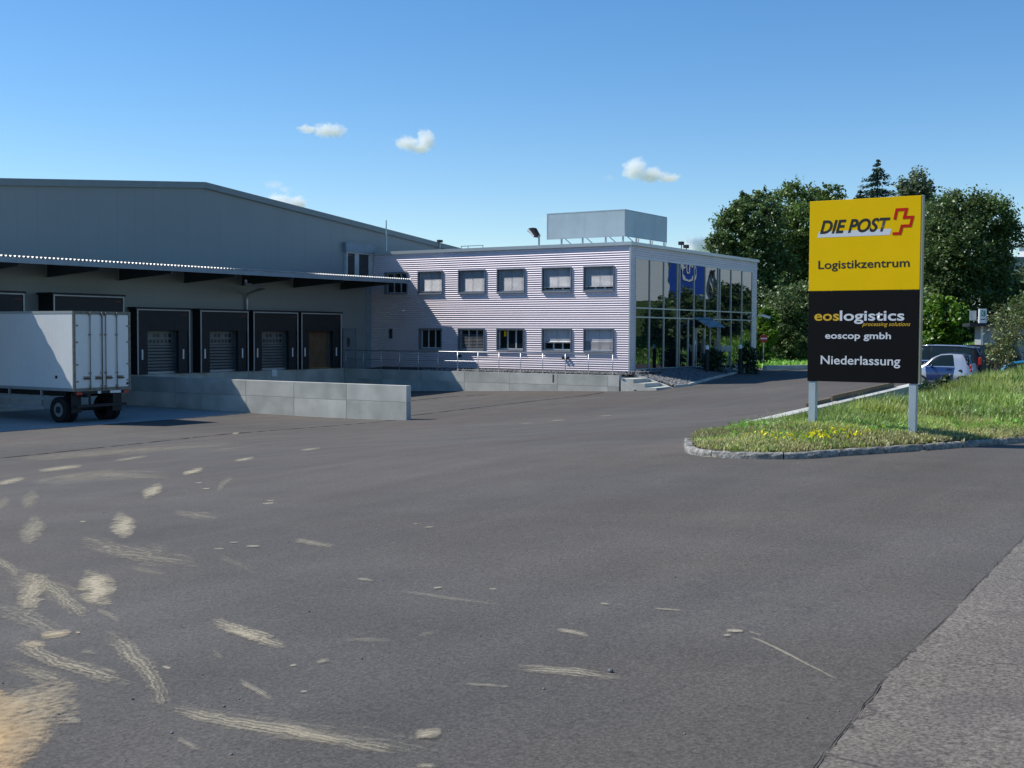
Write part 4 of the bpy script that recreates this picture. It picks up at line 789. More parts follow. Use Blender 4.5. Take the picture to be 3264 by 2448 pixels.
# ================================================================== GRASS ISLAND
kpx = [(2258, 1376), (2205, 1392), (2180, 1412), (2186, 1440), (2230, 1453), (2330, 1461), (2440, 1464), (2560, 1463), (2700, 1453), (2900, 1440), (3100, 1424), (3264, 1411), (3600, 1380)]
KP = [gp(x, y) for x, y in kpx]; KP.append(KP[-1]+(KP[-1]-KP[-2])*5.0); KP = [np.array([p[0], p[1], G(p[0], p[1])]) for p in KP]
def dens(P, st):
    out = []
    for i in range(len(P)-1):
        p0 = P[max(i-1, 0)]; p1 = P[i]; p2 = P[i+1]; p3 = P[min(i+2, len(P)-1)]; n = max(2, int(np.linalg.norm(p2-p1)/st))
        for j in range(n): t = j/n; out.append(.5*((2*p1)+(p2-p0)*t+(2*p0-5*p1+4*p2-p3)*t*t+(3*p1-p0-3*p2+p3)*t**3))
    out.append(P[-1]); return out
KD = dens(KP[2:], .12); kerb = thing('granite_kerb', 'rough granite kerb', 'kerb', KD[0]); kerb['kind'] = 'structure'; del kerb['category']; del kerb['label']
i = 0; nk = len(KD)
while i < nk-2:
    j = min(i+random.randint(7, 9), nk-1); sec = KD[i:j+1]; b = MB(); prev = None; vs = []
    for t_, p in enumerate(sec):
        ii = i+t_; d = KD[min(ii+1, nk-1)]-KD[max(ii-1, 0)]; d = d[:2]/np.linalg.norm(d[:2]); nn = np.array([-d[1], d[0]])  # towards the road on the right
        nn = nn if nn@(np.array([24., 5.])-p[:2]) > 0 else -nn
        q = p[:2]+(d*.012 if t_ == 0 else (-d*.012 if t_ == len(sec)-1 else 0)); jj = lambda s_: random.uniform(-s_, s_)
        h = .096+jj(.005); z = G(q[0], q[1]); a0 = q-nn*(.0+jj(.008)); a1 = q-nn*(-.012+jj(.008)); a2 = q+nn*.03; a3 = q+nn*.125
        vs.append([(a0[0], a0[1], z-.1), (a0[0], a0[1], z+.04+jj(.01)), (a1[0], a1[1], z+h*.8), (a2[0], a2[1], z+h+jj(.003)), (a3[0], a3[1], z+h), (a3[0], a3[1], z-.1)])
    fl_ = [v for r_ in vs for v in r_]; m6 = 6
    fs = [(r_*m6+c_, (r_+1)*m6+c_, (r_+1)*m6+c_+1, r_*m6+c_+1) for r_ in range(len(vs)-1) for c_ in range(5)]+[tuple(range(6)), tuple(range((len(vs)-1)*m6, len(vs)*m6))[::-1]]
    b.add(fl_, fs).build('kerb_stone', M['granite'], kerb); i = j
GH = TPS([(p[0], p[1], p[2]+.10) for p in KP[1:-1:1]]+[(20.13, 6, -1.73), (20.13, 7, -1.78), (20.13, 5, -1.7), (23, 9.5, -2.12), (25, 9.6, -2.22), (28, 9.6, -2.27), (31, 9.6, -2.3), (34, 9.6, -2.35), (37, 9.6, -2.32), (40, 9.6, -2.2), (25, 8.9, -2.1), (28, 8.8, -2.17), (32, 8.9, -2.24), (36, 9.0, -2.26), (33.9, 8.2, -1.9), (34.5, 7.3, -1.58), (35.4, 6.1, -1.35), (38, 3, -1.0), (42, 9, -2.05), (48, 5, -2.25), (50, 10, -2.45), (44, 0, -1.4), (26, 1, -1.45), (30, -4, -1.2), (26, 6, -1.72), (29, 7.4, -1.93), (50, -5, -2.1)])
KA = np.array([p[:2] for p in KP]); poly = np.r_[KA, [(51, -14), (51, 9.3), (44, 9.8), (41, 9.84), (23.2, 9.84)]]
def inside(x, y, P):
    c = np.zeros(np.shape(x), bool); n = len(P)
    for i in range(n):
        x1, y1 = P[i]; x2, y2 = P[(i+1) % n]
        if y1 == y2: continue
        k = ((y1 > y) != (y2 > y)) & (x < (x2-x1)*(y-y1)/(y2-y1)+x1); c ^= k
    return c
def kdist(x, y):
    d = np.full(np.shape(x), 99.)
    for a, c in zip(KA[:-1], KA[1:]):
        ab = c-a; t = np.clip(((x-a[0])*ab[0]+(y-a[1])*ab[1])/(ab@ab), 0, 1); d = np.minimum(d, np.hypot(x-a[0]-ab[0]*t, y-a[1]-ab[1]*t))
    return d
sheet('grass_mound', 16, 52, -14, 10.6, .2, lambda x, y: np.where(inside(x, y, poly), GH(x, y), np.minimum(GH(x, y), G(x, y)-.02)), M['soil'], mask=lambda x, y: inside(x, y, poly) & (kdist(x, y) > .13))
def vnoise(x, y, s, seed=0):
    r = np.random.default_rng(seed); T = r.random((64, 64)); u = x/s; v = y/s; i = np.floor(u).astype(int); j = np.floor(v).astype(int); a = u-i; b_ = v-j; a = a*a*(3-2*a); b_ = b_*b_*(3-2*b_)
    g = lambda p, q: T[p % 64, q % 64]
    return (g(i, j)*(1-a)+g(i+1, j)*a)*(1-b_)+(g(i, j+1)*(1-a)+g(i+1, j+1)*a)*b_
def blades(n, region, hfn, tint, name, hm=1., maskfn=None, wd=(.007, .015), height=None):
    x = RNG.uniform(region[0], region[1], n); y = RNG.uniform(region[2], region[3], n); k = maskfn(x, y) if maskfn else np.ones(n, bool); x, y = x[k], y[k]; z = hfn(x, y); n = len(x)
    H = height(x, y, n); a = RNG.uniform(0, 6.283, n); lean = RNG.uniform(.05, .6, n)*H; dx, dy = np.cos(a)*lean, np.sin(a)*lean
    w = RNG.uniform(wd[0], wd[1], n)*(.7+.02*x); b2 = a+1.57+RNG.uniform(-.6, .6, n); wx, wy_ = np.cos(b2)*w, np.sin(b2)*w
    base = np.stack([x, y, z-.02], -1); V_ = np.empty((n, 5, 3)); V_[:, 0] = base-np.stack([wx, wy_, 0*x], -1); V_[:, 1] = base+np.stack([wx, wy_, 0*x], -1)
    mid = base+np.stack([dx*.35, dy*.35, H*.62], -1); V_[:, 2] = mid+np.stack([wx, wy_, 0*x], -1)*.8; V_[:, 3] = mid-np.stack([wx, wy_, 0*x], -1)*.8; V_[:, 4] = base+np.stack([dx, dy, H], -1)
    V_[:, 4, 2] -= lean*.25
    F4 = np.array([(0, 1, 2), (0, 2, 3), (3, 2, 4)]); F_ = (F4[None]+np.arange(n)[:, None, None]*5).reshape(-1, 3); c = tint(x, y, n); C_ = np.repeat(c, 5, 0)
    return npmesh(name, V_.reshape(-1, 3), F_, M['grass'], col=C_, kind='stuff')
def tintg(x, y, n):
    d = kdist(x, y); dry = np.clip(1.15-d/1.5+ (vnoise(x, y, .7, 3)-.5)*1.3, 0, 1); dry = np.where(RNG.random(n) < dry*.8, 1, 0)[:, None]*1.; br = (RNG.uniform(.4, 1.5, n)*(.7+.6*vnoise(x, y, .9, 5)))[:, None]
    g = np.stack([.95+.5*vnoise(x, y, 1.3, 9), np.ones(n), .9+0*x], -1); s = np.array([[1.65, .98, 1.7]])
    g[RNG.random(n) < .07] = (2.3, 1.6, 2.6)
    c = (g*(1-dry)+s*dry)*br; return np.c_[c, np.ones(n)]
def hgt(x, y, n):
    d = kdist(x, y); return (.06+.32*np.clip(d/3., 0, 1)*(.5+1.0*vnoise(x, y, .8, 8)))*np.where((y > 7.2) & (x > 22), np.clip(1-(y-7.2)*.36, .22, 1), 1)*RNG.uniform(.5, 1.4, n)
view = lambda x, y: (y > .12*x) & inside(x, y, poly) & ((kdist(x, y) > .15))
near = lambda x, y: view(x, y) & (x < 24) & (RNG.random(len(x)) < np.clip(.35+kdist(x, y)*.9, 0, 1)); farm = lambda x, y: view(x, y) & (x >= 24)
blades(270000, (16.5, 24, 2, 10.2), GH, tintg, 'grass', maskfn=near, height=hgt)
blades(330000, (24, 50, 2, 10.2), GH, tintg, 'grass', maskfn=farm, height=lambda x, y, n: hgt(x, y, n)*1.15, wd=(.008, .016))
blades(30000, (18, 52, -14, 6), GH, tintg, 'grass', maskfn=lambda x, y: ~view(x, y) & inside(x, y, poly), height=hgt, wd=(.02, .04))
# seed stalks and broad weeds
def weeds(n, name, m, hmul, hd, size, tintc, region=(18, 42, 2, 10.1), seed=1):
    x = RNG.uniform(region[0], region[1], n); y = RNG.uniform(region[2], region[3], n); k = view(x, y) & (kdist(x, y) > hd); x, y = x[k], y[k]; z = GH(x, y); n = len(x); V_, F_, C_ = [], [], []
    for i in range(n):
        H = hmul*random.uniform(.5, 1.2); a = random.uniform(0, 6.28); ln = random.uniform(0, .3)*H; tip = np.array([x[i]+math.cos(a)*ln, y[i]+math.sin(a)*ln, z[i]+H]); o = len(V_); w = .0035
        V_ += [(x[i]-w, y[i]+w, z[i]), (x[i]+w, y[i]-w, z[i]), tuple(tip)]; F_.append((o, o+1, o+2)); C_ += [tintc]*3
        for k_ in range(7):
            t = random.uniform(.55, 1.); c = np.array([x[i], y[i], z[i]])+(tip-[x[i], y[i], z[i]])*t+RNG.normal(0, size*1.2, 3); d1 = RNG.normal(0, size, 3); d2 = RNG.normal(0, size*.6, 3); o = len(V_)
            V_ += [tuple(c-d1), tuple(c+d2), tuple(c+d1)]; F_.append((o, o+1, o+2)); C_ += [tuple(q*random.uniform(.7, 1.2) for q in tintc[:3])+(1,)]*3
    return npmesh(name, V_, F_, m, col=C_, kind='stuff')
weeds(1500, 'seed_heads', M['grass'], .42, 1.2, .012, (1.9, 1.25, 2.2, 1)); weeds(4200, 'leafy_weeds', M['grass'], .22, .7, .03, (.8, 1.1, .5, 1)); weeds(5000, 'pale_weeds', M['grass'], .27, 1.3, .012, (1.7, 1.5, 2.4, 1))
V_, F_, C_ = [], [], []
for i in range(130):
    t = random.random(); x, y = (2500+RNG.normal(110, 95), 1374+RNG.normal(0, 13)) if t < .8 else (RNG.uniform(2380, 2750), RNG.uniform(1330, 1390)); p = gp(x, y, GH, .19)
    if not inside(np.array([p[0]]), np.array([p[1]]), poly)[0]: continue
    for k_ in range(3):
        c = p+RNG.normal(0, .008, 3); d1 = RNG.normal(0, .015, 3); d2 = RNG.normal(0, .015, 3); o = len(V_); V_ += [c-d1, c+d2, c+d1, c-d2]; F_.append((o, o+1, o+2, o+3)); C_ += [(1, 1, 1, 1)]*4
npmesh('yellow_flowers', np.array(V_), F_, M['flower'], col=C_, kind='stuff')
# bank grass (far)
bkm = lambda x, y: (y > .05*x)
def tfar(x, y, n): c = (np.where((y > 17) & (x < 106), 1.5, .8)*RNG.uniform(.5, 1., n)*(.7+.6*vnoise(x, y, 4, 2)))[:, None]*np.array([[1, 1.15, .7]]); return np.c_[c, np.ones(n)]
blades(60000, (84, 118, 8, 40), lambda x, y: np.maximum(MEAD(x, y), -2.7), tfar, 'bank_grass', height=lambda x, y, n: RNG.uniform(.2, .6, n), wd=(.02, .035), maskfn=lambda x, y: (y > .1*x) & (y < .6*x))
# retaining wall beside the grass, boards on it
ww = thing('retaining_wall', 'narrow concrete edging wall rising between the drive and the grass', 'wall', (23, 10.3, -2.1)); rz = lambda x: -2.045+(x-23)*.0285
xs = [23.5, 26.2, 29.4, 32.6, 35.8, 39.8]
for a, c in zip(xs[:-1], xs[1:]): MB().prism([(a+.006, 9.86, -2.8), (c-.006, 9.86, -2.8), (c-.006, 9.86, rz(c)), (a+.006, 9.86, rz(a))], (0, .34, 0)).build('concrete_panel', M['concrete2'], ww, bevel=.01)
for k, (a, c, h) in enumerate(((29.6, 31.5, .10), (31.6, 37.6, .15))):
    tag(MB().prism([(a, 10.21, rz(a)-.1), (c, 10.21, rz(c)-.1), (c, 10.21, rz(c)+h), (a, 10.21, rz(a)+h)], (0, .05, 0)).build('board', M['wood']), ('short grey board on edge at the low end of the retaining wall', 'long brown board on edge along the top of the retaining wall')[k], 'board', 'boards along the retaining wall')

# ================================================================== FOLIAGE
def leafcloud(lobes, n, size, seed, up=.35, clump=.28, fill=.5, aspect=.55, tint=.35):
    """lobes: (centre xyz, radii xyz). leaves grouped in twig clumps inside the lobe shells"""
    r = np.random.default_rng(seed); vol = np.array([l[1][0]*l[1][1]*l[1][2] for l in lobes])**(2/3); w = vol/vol.sum(); pts = []; cl = []
    for (c, rad), wt in zip(lobes, w):
        m = max(30, int(n*wt)); nc = max(10, int(m/26)); d = r.normal(0, 1, (nc, 3)); d /= np.linalg.norm(d, axis=1)[:, None]; rr = r.uniform(fill, 1.08, nc)**.8
        rr *= 1+.30*(np.sin(d[:, 0]*7+seed)*np.cos(d[:, 1]*6)+r.normal(0, .35, nc)*.6)
        cc = np.array(c)+d*rr[:, None]*np.array(rad); idx = r.integers(0, nc, m); s = clump*min(rad)**.5
        out = d[idx]*np.abs(r.normal(0, s*1.0, m))[:, None]
        pts.append(cc[idx]+r.normal(0, s*.55, (m, 3))*[1, 1, .7]+out*[1, 1, .6]); cl.append(r.uniform(1-tint, 1+tint, nc)[idx])
    P = np.concatenate(pts); br = np.concatenate(cl); n = len(P); nrm = r.normal(0, 1, (n, 3)); nrm[:, 2] = np.abs(nrm[:, 2])+up; nrm /= np.linalg.norm(nrm, axis=1)[:, None]
    t = np.cross(nrm, r.normal(0, 1, (n, 3))); t /= np.linalg.norm(t, axis=1)[:, None]; b_ = np.cross(nrm, t); s = size*r.uniform(.6, 1.3, n)[:, None]
    V_ = np.stack([P-t*s, P-b_*s*aspect, P+t*s, P+b_*s*aspect], 1).reshape(-1, 3); F_ = np.arange(4*n).reshape(-1, 4); br = br*r.uniform(.7, 1.3, n)
    c = np.stack([br*r.uniform(.85, 1.25, n), br, br*r.uniform(.7, 1.1, n), np.ones(n)], -1); return V_, F_, np.repeat(c, 4, 0)
def tree(name, label, lob, z, n, size, m, gz, seed, group=None, cat='tree', trunk_r=.22, dz=1.0, crown='crown', **kw):
    k = 2212/3264; cs = []
    rr = random.Random(seed)
    for (x, y, rx, ry) in lob:
        c = atz(x/k, y/k, z); R_ = rx/k*z/FP; Rz = ry/k*z/FP; c = c+f0*rr.uniform(-.5, .5)*R_*dz; cs.append((c, (R_*1., R_*1., Rz)))
    for c, r_ in list(cs):
        for _ in range(4):
            d_ = np.array([rr.gauss(0, 1), rr.gauss(0, 1), rr.gauss(.25, 1)]); d_ /= np.linalg.norm(d_); q_ = rr.uniform(.2, .36); cs.append((c+d_*np.array(r_)*rr.uniform(.9, 1.12), tuple(np.array(r_)*q_)))
    core = len(lob)
    base = np.mean([c for c, _ in cs[:core]], 0); base[2] = gz; root = thing(name, label, cat, base, group)
    V_, F_, C_ = leafcloud(cs, n, size, seed, **kw); npmesh(crown, V_, F_, m, root, col=C_)
    b = MB(); zt = np.mean([c[2] for c, _ in cs[:core]]); b.tube([(base[0], base[1], gz-.2), (base[0]+.1, base[1], gz+(zt-gz)*.4), (base[0], base[1]+.1, zt)], [trunk_r*1.25, trunk_r*.9, trunk_r*.5], 8)
    for c, r_ in cs[:core]:
        h0 = gz+(c[2]-gz)*.45; b.tube([(base[0], base[1], h0), ((base[0]+c[0])/2, (base[1]+c[1])/2, (h0+c[2])/2-.1*r_[2]), (c[0], c[1], c[2]+r_[2]*.3)], [trunk_r*.5, trunk_r*.3, trunk_r*.1], 6)
    b.build('trunk', M['bark'], root, smooth=True); return root
GT = 'trees behind the office and the sign'
tree('deciduous_tree', 'broad dark tree nearest the right end of the office roof', [(1632, 478, 50, 50), (1586, 515, 44, 40), (1564, 548, 34, 26), (1556, 524, 20, 18), (1582, 470, 24, 20), (1604, 440, 20, 18), (1640, 560, 62, 52), (1600, 590, 48, 42), (1640, 650, 60, 60), (1600, 680, 46, 60), (1660, 720, 50, 50), (1618, 452, 22, 22), (1650, 436, 18, 22)], 108, 46000, .16, M['leafdark'], -2.2, 1, GT)
tree('deciduous_tree', 'tall dark tree with the twin-topped crown left of the sign', [(1718, 440, 44, 42), (1782, 440, 36, 34), (1750, 490, 60, 56), (1700, 520, 46, 50), (1760, 570, 64, 60), (1710, 620, 60, 56), (1780, 660, 60, 60), (1740, 720, 60, 56), (1712, 412, 20, 18), (1800, 416, 16, 16)], 114, 54000, .16, M['leaf'], -2.2, 2, GT)
tree('willow_bush', 'grey-green willow bush between the office and the sign', [(1700, 660, 46, 40), (1725, 690, 44, 54), (1690, 710, 40, 46), (1722, 735, 46, 40), (1668, 690, 24, 30), (1705, 745, 40, 28), (1745, 640, 34, 34)], 96, 22000, .12, M['willow'], -2.4, 3, None, 'bush', .1)
tree('leafy_bush', 'bright green bush beside the no-entry sign', [(1652, 715, 18, 34), (1645, 745, 16, 26), (1660, 690, 12, 18), (1650, 768, 14, 14)], 93, 5500, .14, M['leafbright'], -2.4, 4, None, 'bush', .06)
tree('poplar_tree', 'pale silvery tree top just right of the sign peak', [(1975, 398, 24, 24), (1992, 408, 20, 26), (1962, 408, 16, 14), (1985, 440, 34, 40), (1990, 520, 40, 60), (1980, 600, 44, 60)], 118, 11000, .19, M['leafpale'], -2., 5, GT, clump=.34)
tree('deciduous_tree', 'wide rounded tree to the right of the sign', [(2040, 470, 40, 44), (2090, 460, 44, 40), (2140, 470, 40, 44), (2172, 510, 28, 40), (2060, 540, 56, 56), (2120, 550, 56, 56), (2020, 560, 34, 60), (2040, 620, 54, 52), (2100, 630, 54, 48), (2150, 590, 36, 44), (2010, 670, 44, 54), (2060, 700, 60, 40)], 104, 62000, .15, M['leafdark'], -1.2, 6, GT, clump=.36)
tree('leafy_bush', 'fresh green bush behind the dark estate car', [(2030, 665, 24, 26), (2035, 700, 34, 36), (2010, 710, 30, 40), (2058, 692, 18, 22), (2020, 740, 34, 24)], 97, 12000, .17, M['leafbright'], -1.6, 7, None, 'bush', .07, tint=.45)
tree('hedge_tree', 'olive-leaved tree behind the grey shed', [(2170, 640, 30, 34), (2196, 660, 34, 44), (2160, 680, 30, 30), (2210, 620, 22, 30), (2185, 700, 30, 20), (2230, 660, 30, 50), (2150, 650, 20, 30)], 118, 18000, .19, M['leafolive'], -.5, 8, GT, clump=.34)
# small trees out of the frame, towards the mirrored bank
def bank_tree(label, x, y, r_, h, seed, n):
    g = float(MEAD(x, y)); root = thing('bank_tree', label, 'tree', (x, y, g), 'dark trees on the grass bank'); V_, F_, C_ = leafcloud([((x, y, g+h*.6), (r_, r_, h*.42)), ((x+.6, y-.5, g+h*.8), (r_*.6, r_*.6, h*.28)), ((x-.5, y+.6, g+h*.35), (r_*.8, r_*.8, h*.3))], n, .2, seed)
    npmesh('crown', V_, F_, M['leafdark'], root, col=C_); MB().tube([(x, y, g-.2), (x, y, g+h*.6)], [.15, .06], 7).build('trunk', M['bark'], root)
bank_tree('dark round tree on the bank opposite the left panes of the glass front', 97, 15., 2.6, 4.4, 51, 9000)
bank_tree('slender dark tree on the bank opposite the middle of the glass front', 104, 16.4, 1.3, 4.4, 52, 8000)
bank_tree('dark bushy tree on the bank opposite the entrance', 99, 13.4, 2.2, 2.4, 53, 7000)
bank_tree('dark tree on the bank opposite the right part of the glass front', 110, 16.2, 2.3, 3.0, 54, 8000)
# filler hedge behind
tree('hedge', 'dark hedge at the foot of the trees beyond the drive', [(1660, 760, 40, 18), (1720, 762, 44, 22), (1790, 750, 50, 34), (1860, 740, 60, 44), (1930, 730, 60, 44), (2000, 740, 50, 30)], 101, 15000, .18, M['leafdark'], -2.2, 12, None, 'hedge', .1)
# spruce
def spruce(label, x, ytop, ybot, hw, z, gz, seed):
    k = 2212/3264; t = atz(x/k, ytop/k, z); r = np.random.default_rng(seed); H = t[2]-gz; root = thing('spruce_tree', label, 'tree', (t[0], t[1], gz), GT); P, D = [], []
    tiers = 80
    for i in range(tiers):
        f_ = (i+.5)/tiers; zz = t[2]-H*.98*f_+r.normal(0, .12); rad = .15+(hw/k*z/FP)*f_/((ybot-ytop)/k*z/FP/H)*.95; nb = int(7+f_*22)
        for a in r.uniform(0, 6.283, nb):
            L = rad*r.uniform(.5, 1.2); m = int(8+L*13); s = r.uniform(.05, 1, m)*L; off = r.normal(0, .08+.05*L, (m, 2)); ca, sa = math.cos(a), math.sin(a)
            P.append(np.stack([t[0]+ca*s-sa*off[:, 0], t[1]+sa*s+ca*off[:, 0], zz-.28*s+.10*s*s/max(L, .3)+off[:, 1]*.6-.12*np.abs(off[:, 0])], -1)); D.append(np.tile([ca, sa, -.35], (m, 1)))
    P = np.concatenate(P); D = np.concatenate(D)+r.normal(0, .45, (len(P), 3)); D /= np.linalg.norm(D, axis=1)[:, None]; B_ = np.cross(D, r.normal(0, 1, D.shape)); B_ /= np.linalg.norm(B_, axis=1)[:, None]
    s = r.uniform(.1, .2, (len(P), 1)); V_ = np.stack([P-D*s, P-B_*s*.35, P+D*s, P+B_*s*.35], 1).reshape(-1, 3); br = r.uniform(.6, 1.5, len(P)); c = np.repeat(np.stack([br, br, br, br*0+1], -1), 4, 0)
    npmesh('crown', V_, np.arange(4*len(P)).reshape(-1, 4), M['needle'], root, col=c); MB().tube([(t[0], t[1], gz), (t[0], t[1], t[2])], [.25, .02], 8).build('trunk', M['bark'], root)
spruce('dark spruce with a pointed top behind the yellow sign', 1897, 345, 425, 50, 124, -2., 21)
spruce('small dark spruce top at the left shoulder of the tall spruce', 1858, 408, 430, 13, 122, -2., 22)
# clipped shrubs by the entrance and on the mound
def shrub(name, label, c, r, h, n, m, size, seed, group=None):
    root = thing(name, label, 'shrub', c, group); V_, F_, C_ = leafcloud([((c[0], c[1], c[2]+h*.5), (r, r, h*.5)), ((c[0]+.1, c[1], c[2]+h*.75), (r*.6, r*.6, h*.3))], n, size, seed, up=.1, clump=.16, fill=.3); npmesh('foliage', V_, F_, m, root, col=C_)
    MB().tube([(c[0], c[1], c[2]-.1), (c[0], c[1], c[2]+h*.6)], [.04, .02], 6).build('stem', M['bark'], root)
shrub('entrance_shrub', 'dark shrub right of the entrance door', (66.2, 28.55, -2.4), .75, 1.5, 3500, M['shrub'], .07, 31, 'dark shrubs by the glass front')
shrub('entrance_shrub', 'dark shrub at the far right end of the glass front', (71.0, 28.4, -2.45), .8, 1.5, 3500, M['shrub'], .07, 32, 'dark shrubs by the glass front')
p = atz(2950, 1205, 37.5); shrub('juniper_shrub', 'bushy green shrub at the foot of the blue and silver car', (p[0], p[1], GH(p[0], p[1])), .36, .62, 2200, M['shrubmid'], .05, 33, 'shrubs on the grass mound')
p = atz(3012, 1195, 38.5); shrub('juniper_shrub', 'small upright shrub before the door of the silver car', (p[0], p[1], GH(p[0], p[1])), .2, .85, 1100, M['shrubmid'], .05, 34, 'shrubs on the grass mound')
# sapling in front of the shed
p = atz(3155, 1215, 43); sp = thing('sapling', 'thin leafy sapling with bare stems in front of the grey shed', 'tree', (p[0], p[1], -2.1)); b = MB(); tips = []
rs_ = random.Random(5)
for i in range(11):
    tx, ty = rs_.uniform(3150, 3290), rs_.uniform(950, 1130); q = atz(tx, ty, 43+rs_.uniform(-1, 1)); m_ = (p+q)/2+np.array([rs_.uniform(-.2, .2), rs_.uniform(-.2, .2), .1]); m_[2] = (q[2]-2.1)/2
    b.tube([(p[0]+rs_.uniform(-.3, .3), p[1]+rs_.uniform(-.3, .3), -2.1), tuple(m_), tuple(q)], [.022, .015, .006], 5)
    for t_ in np.linspace(.35, 1, 8): tips.append(((m_*(1-t_)+q*t_), (.22, .22, .2)))
b.build('stems', M['bark'], sp, smooth=True); V_, F_, C_ = leafcloud(tips, 1500, .06, 41, fill=.1, clump=.3, tint=.4); npmesh('foliage', V_, F_, M['leafolive'], sp, col=C_)

# ================================================================== SIGNS, LAMPS, BOARDS NEAR THE OFFICE
ns = atz(2433, 1163, 88.); ng = -2.2; z_ = 88.; zt_ = atz(2433, 1079, z_)[2]; nsn = thing('no_entry_sign', 'round red no-entry sign with white bar on a grey pole', 'road sign', (ns[0], ns[1], ng))
MB().cyl((ns[0], ns[1], (ng+zt_)/2), (0, 0, 1), .035, zt_-ng, 8).build('pole', M['steel'], nsn)
fd = -f0; fdv = Vector(fd); side = Vector((math.sin(AZ), -math.cos(AZ), 0))
MB().cyl(tuple(Vector((ns[0], ns[1], zt_))+fdv*.05), fd, .29, .03, 28).build('disc', M['nosign'], nsn)
c_ = Vector((ns[0], ns[1], zt_))+fdv*.072; MB().add([tuple(c_-side*.24+Vector((0, 0, -.05))), tuple(c_+side*.24+Vector((0, 0, -.05))), tuple(c_+side*.24+Vector((0, 0, .05))), tuple(c_-side*.24+Vector((0, 0, .05)))], [(0, 1, 2, 3)]).build('bar', M['white'], nsn)
def bollard(label, x, y):
    g = G(x, y); o = thing('bollard_lamp', label, 'lamp', (x, y, g), 'bollard lamps along the glass front'); zt_ = -.72
    MB().cyl((x, y, (g+zt_-.2)/2), (0, 0, 1), .11, zt_-.2-g, 14).build('post', M['darksteel'], o, smooth=False)
    b = MB().cyl((x, y, zt_-.13), (0, 0, 1), .115, .14, 14); b.ball((x, y, zt_-.06), .115, (1, 1, .9), 14, 6, z0=0.); b.build('cap', M['white'], o, smooth=False)
bollard('white-capped bollard lamp beside the entrance door', 64.5, 28.26); bollard('white-capped bollard lamp near the far right corner', 69.5, 28.26)
lb_ = thing('letterbox_stand', 'grey letterbox panel on two legs before the glass front', 'letterbox', (68, 28.9, -2.4)); a = onY(*c5(1458, 1330), 29.0)[0]; c = onY(*c5(1580, 1330), 29.0)[0]; zt_ = onY(*c5(1500, 1297), 29.)[2]; zb_ = onY(*c5(1500, 1368), 29.)[2]
MB().box(a, (a+c)/2-.01, 28.9, 29.1, zb_, zt_).build('box', M['steel'], lb_); MB().box((a+c)/2+.01, c, 28.9, 29.1, zb_, zt_).build('box', M['alu2'], lb_)
for q in (a+.12, c-.2): MB().box(q, q+.14, 28.95, 29.05, -2.5, zb_).build('leg', M['steel'], lb_)
pb = thing('notice_post', 'narrow pale notice post with a coloured top by the entrance', 'post', (67.3, 29.3, -2.3)); a = onY(*c5(1382, 1330), 29.3)[0]; zt_ = onY(*c5(1395, 1228), 29.3)[2]; zb_ = onY(*c5(1395, 1395), 29.3)[2]
MB().box(a, a+.32, 29.25, 29.3, zb_, zt_-.4).build('board', M['pvc'], pb); MB().box(a, a+.32, 29.25, 29.3, zt_-.395, zt_).build('header', M['wood'], pb); MB().box(a+.13, a+.19, 29.26, 29.29, -2.5, zb_).build('leg', M['steel'], pb)

# ================================================================== CARS
def make_car(name, label, loc, rz, st, paint, roofpaint, side_patches=(), top_patches=(), wheels=(), wr=.3, extra=None, group='parked cars'):
    """st: stations (x, halfwidth, zlow, zbelt, ztop, roofhalf); +x is the nose"""
    o = thing(name, label, 'car', loc, group, rz); st = np.array(st, float)
    def sec(x):
        r_ = [np.interp(x, st[:, 0], st[:, i]) for i in range(1, 6)]; w, zl, zb, zt, wt = r_
        pts = [(w*.86, zl), (w*.97, zl+.10), (w, zl+(zb-zl)*.45), (w*.985, zl+(zb-zl)*.8), (w*.93, zb), (wt+(w*.93-wt)*.55, zb+(zt-zb)*.55), (wt, zt-.05*(zt > zb+.1)), (wt*.9, zt), (wt*.5, zt+.035), (0, zt+.045)]
        return np.array(pts)
    def surf(x, t, s=1, off=0.):
        p = sec(x); n = len(p)-1; i = min(int(t*n), n-1); q = p[i]+(p[i+1]-p[i])*(t*n-i); d = p[min(i+1, n)]-p[i]; nrm = np.array([d[1], -d[0]]); nrm = nrm/(np.linalg.norm(nrm)+1e-9)
        q = q+nrm*off; return (x, s*q[0], q[1])
    X_ = np.linspace(st[0, 0], st[-1, 0], 46); b = MB()
    for s in (1, -1):
        bb = MB().grid(lambda u, v: surf(X_[int(round(u*45))], v, s), 45, 9)
        if s == -1: bb.f = [f_[::-1] for f_ in bb.f]
        b.add(bb.v, bb.f)
    for x in (st[0, 0], st[-1, 0]):
        p = [surf(x, t/9) for t in range(10)]+[surf(x, t/9, -1) for t in range(9, -1, -1)]; b.add(p, [tuple(range(20))])
    body = b.build('body', paint, o, smooth=True, local=True)
    for nm, x0, x1, x2, x3, t0, t1, m_, off in side_patches:   # lower x0-x1, upper x2-x3
        for s in (1, -1):
            q = MB().grid(lambda u, v: surf((x0+(x1-x0)*u)*(1-v)+(x2+(x3-x2)*u)*v, t0+(t1-t0)*v, s, off), 8, 4).build(nm, m_, o, smooth=True, local=True)
    for nm, x0, x1, m_, tt in top_patches:
        MB().grid(lambda u, v: surf(x0+(x1-x0)*u, tt+(1-tt)*(v*2 if v < .5 else 2-2*v), 1 if v < .5 else -1, .012), 8, 6).build(nm, m_, o, smooth=True, local=True)
    for x in wheels:
        for s in (1, -1):
            w = np.interp(x, st[:, 0], st[:, 1]); wl = MB().cyl((x, s*(w-.09), wr), (0, 1, 0), wr, .2, 26).build('wheel', M['tyre'], o, local=True); MB().cyl((x, s*(w-.0), wr), (0, 1, 0), wr*.66, .05, 20).build('rim', M['rim'], wl, local=True)
    if extra: extra(o, surf)
    return o
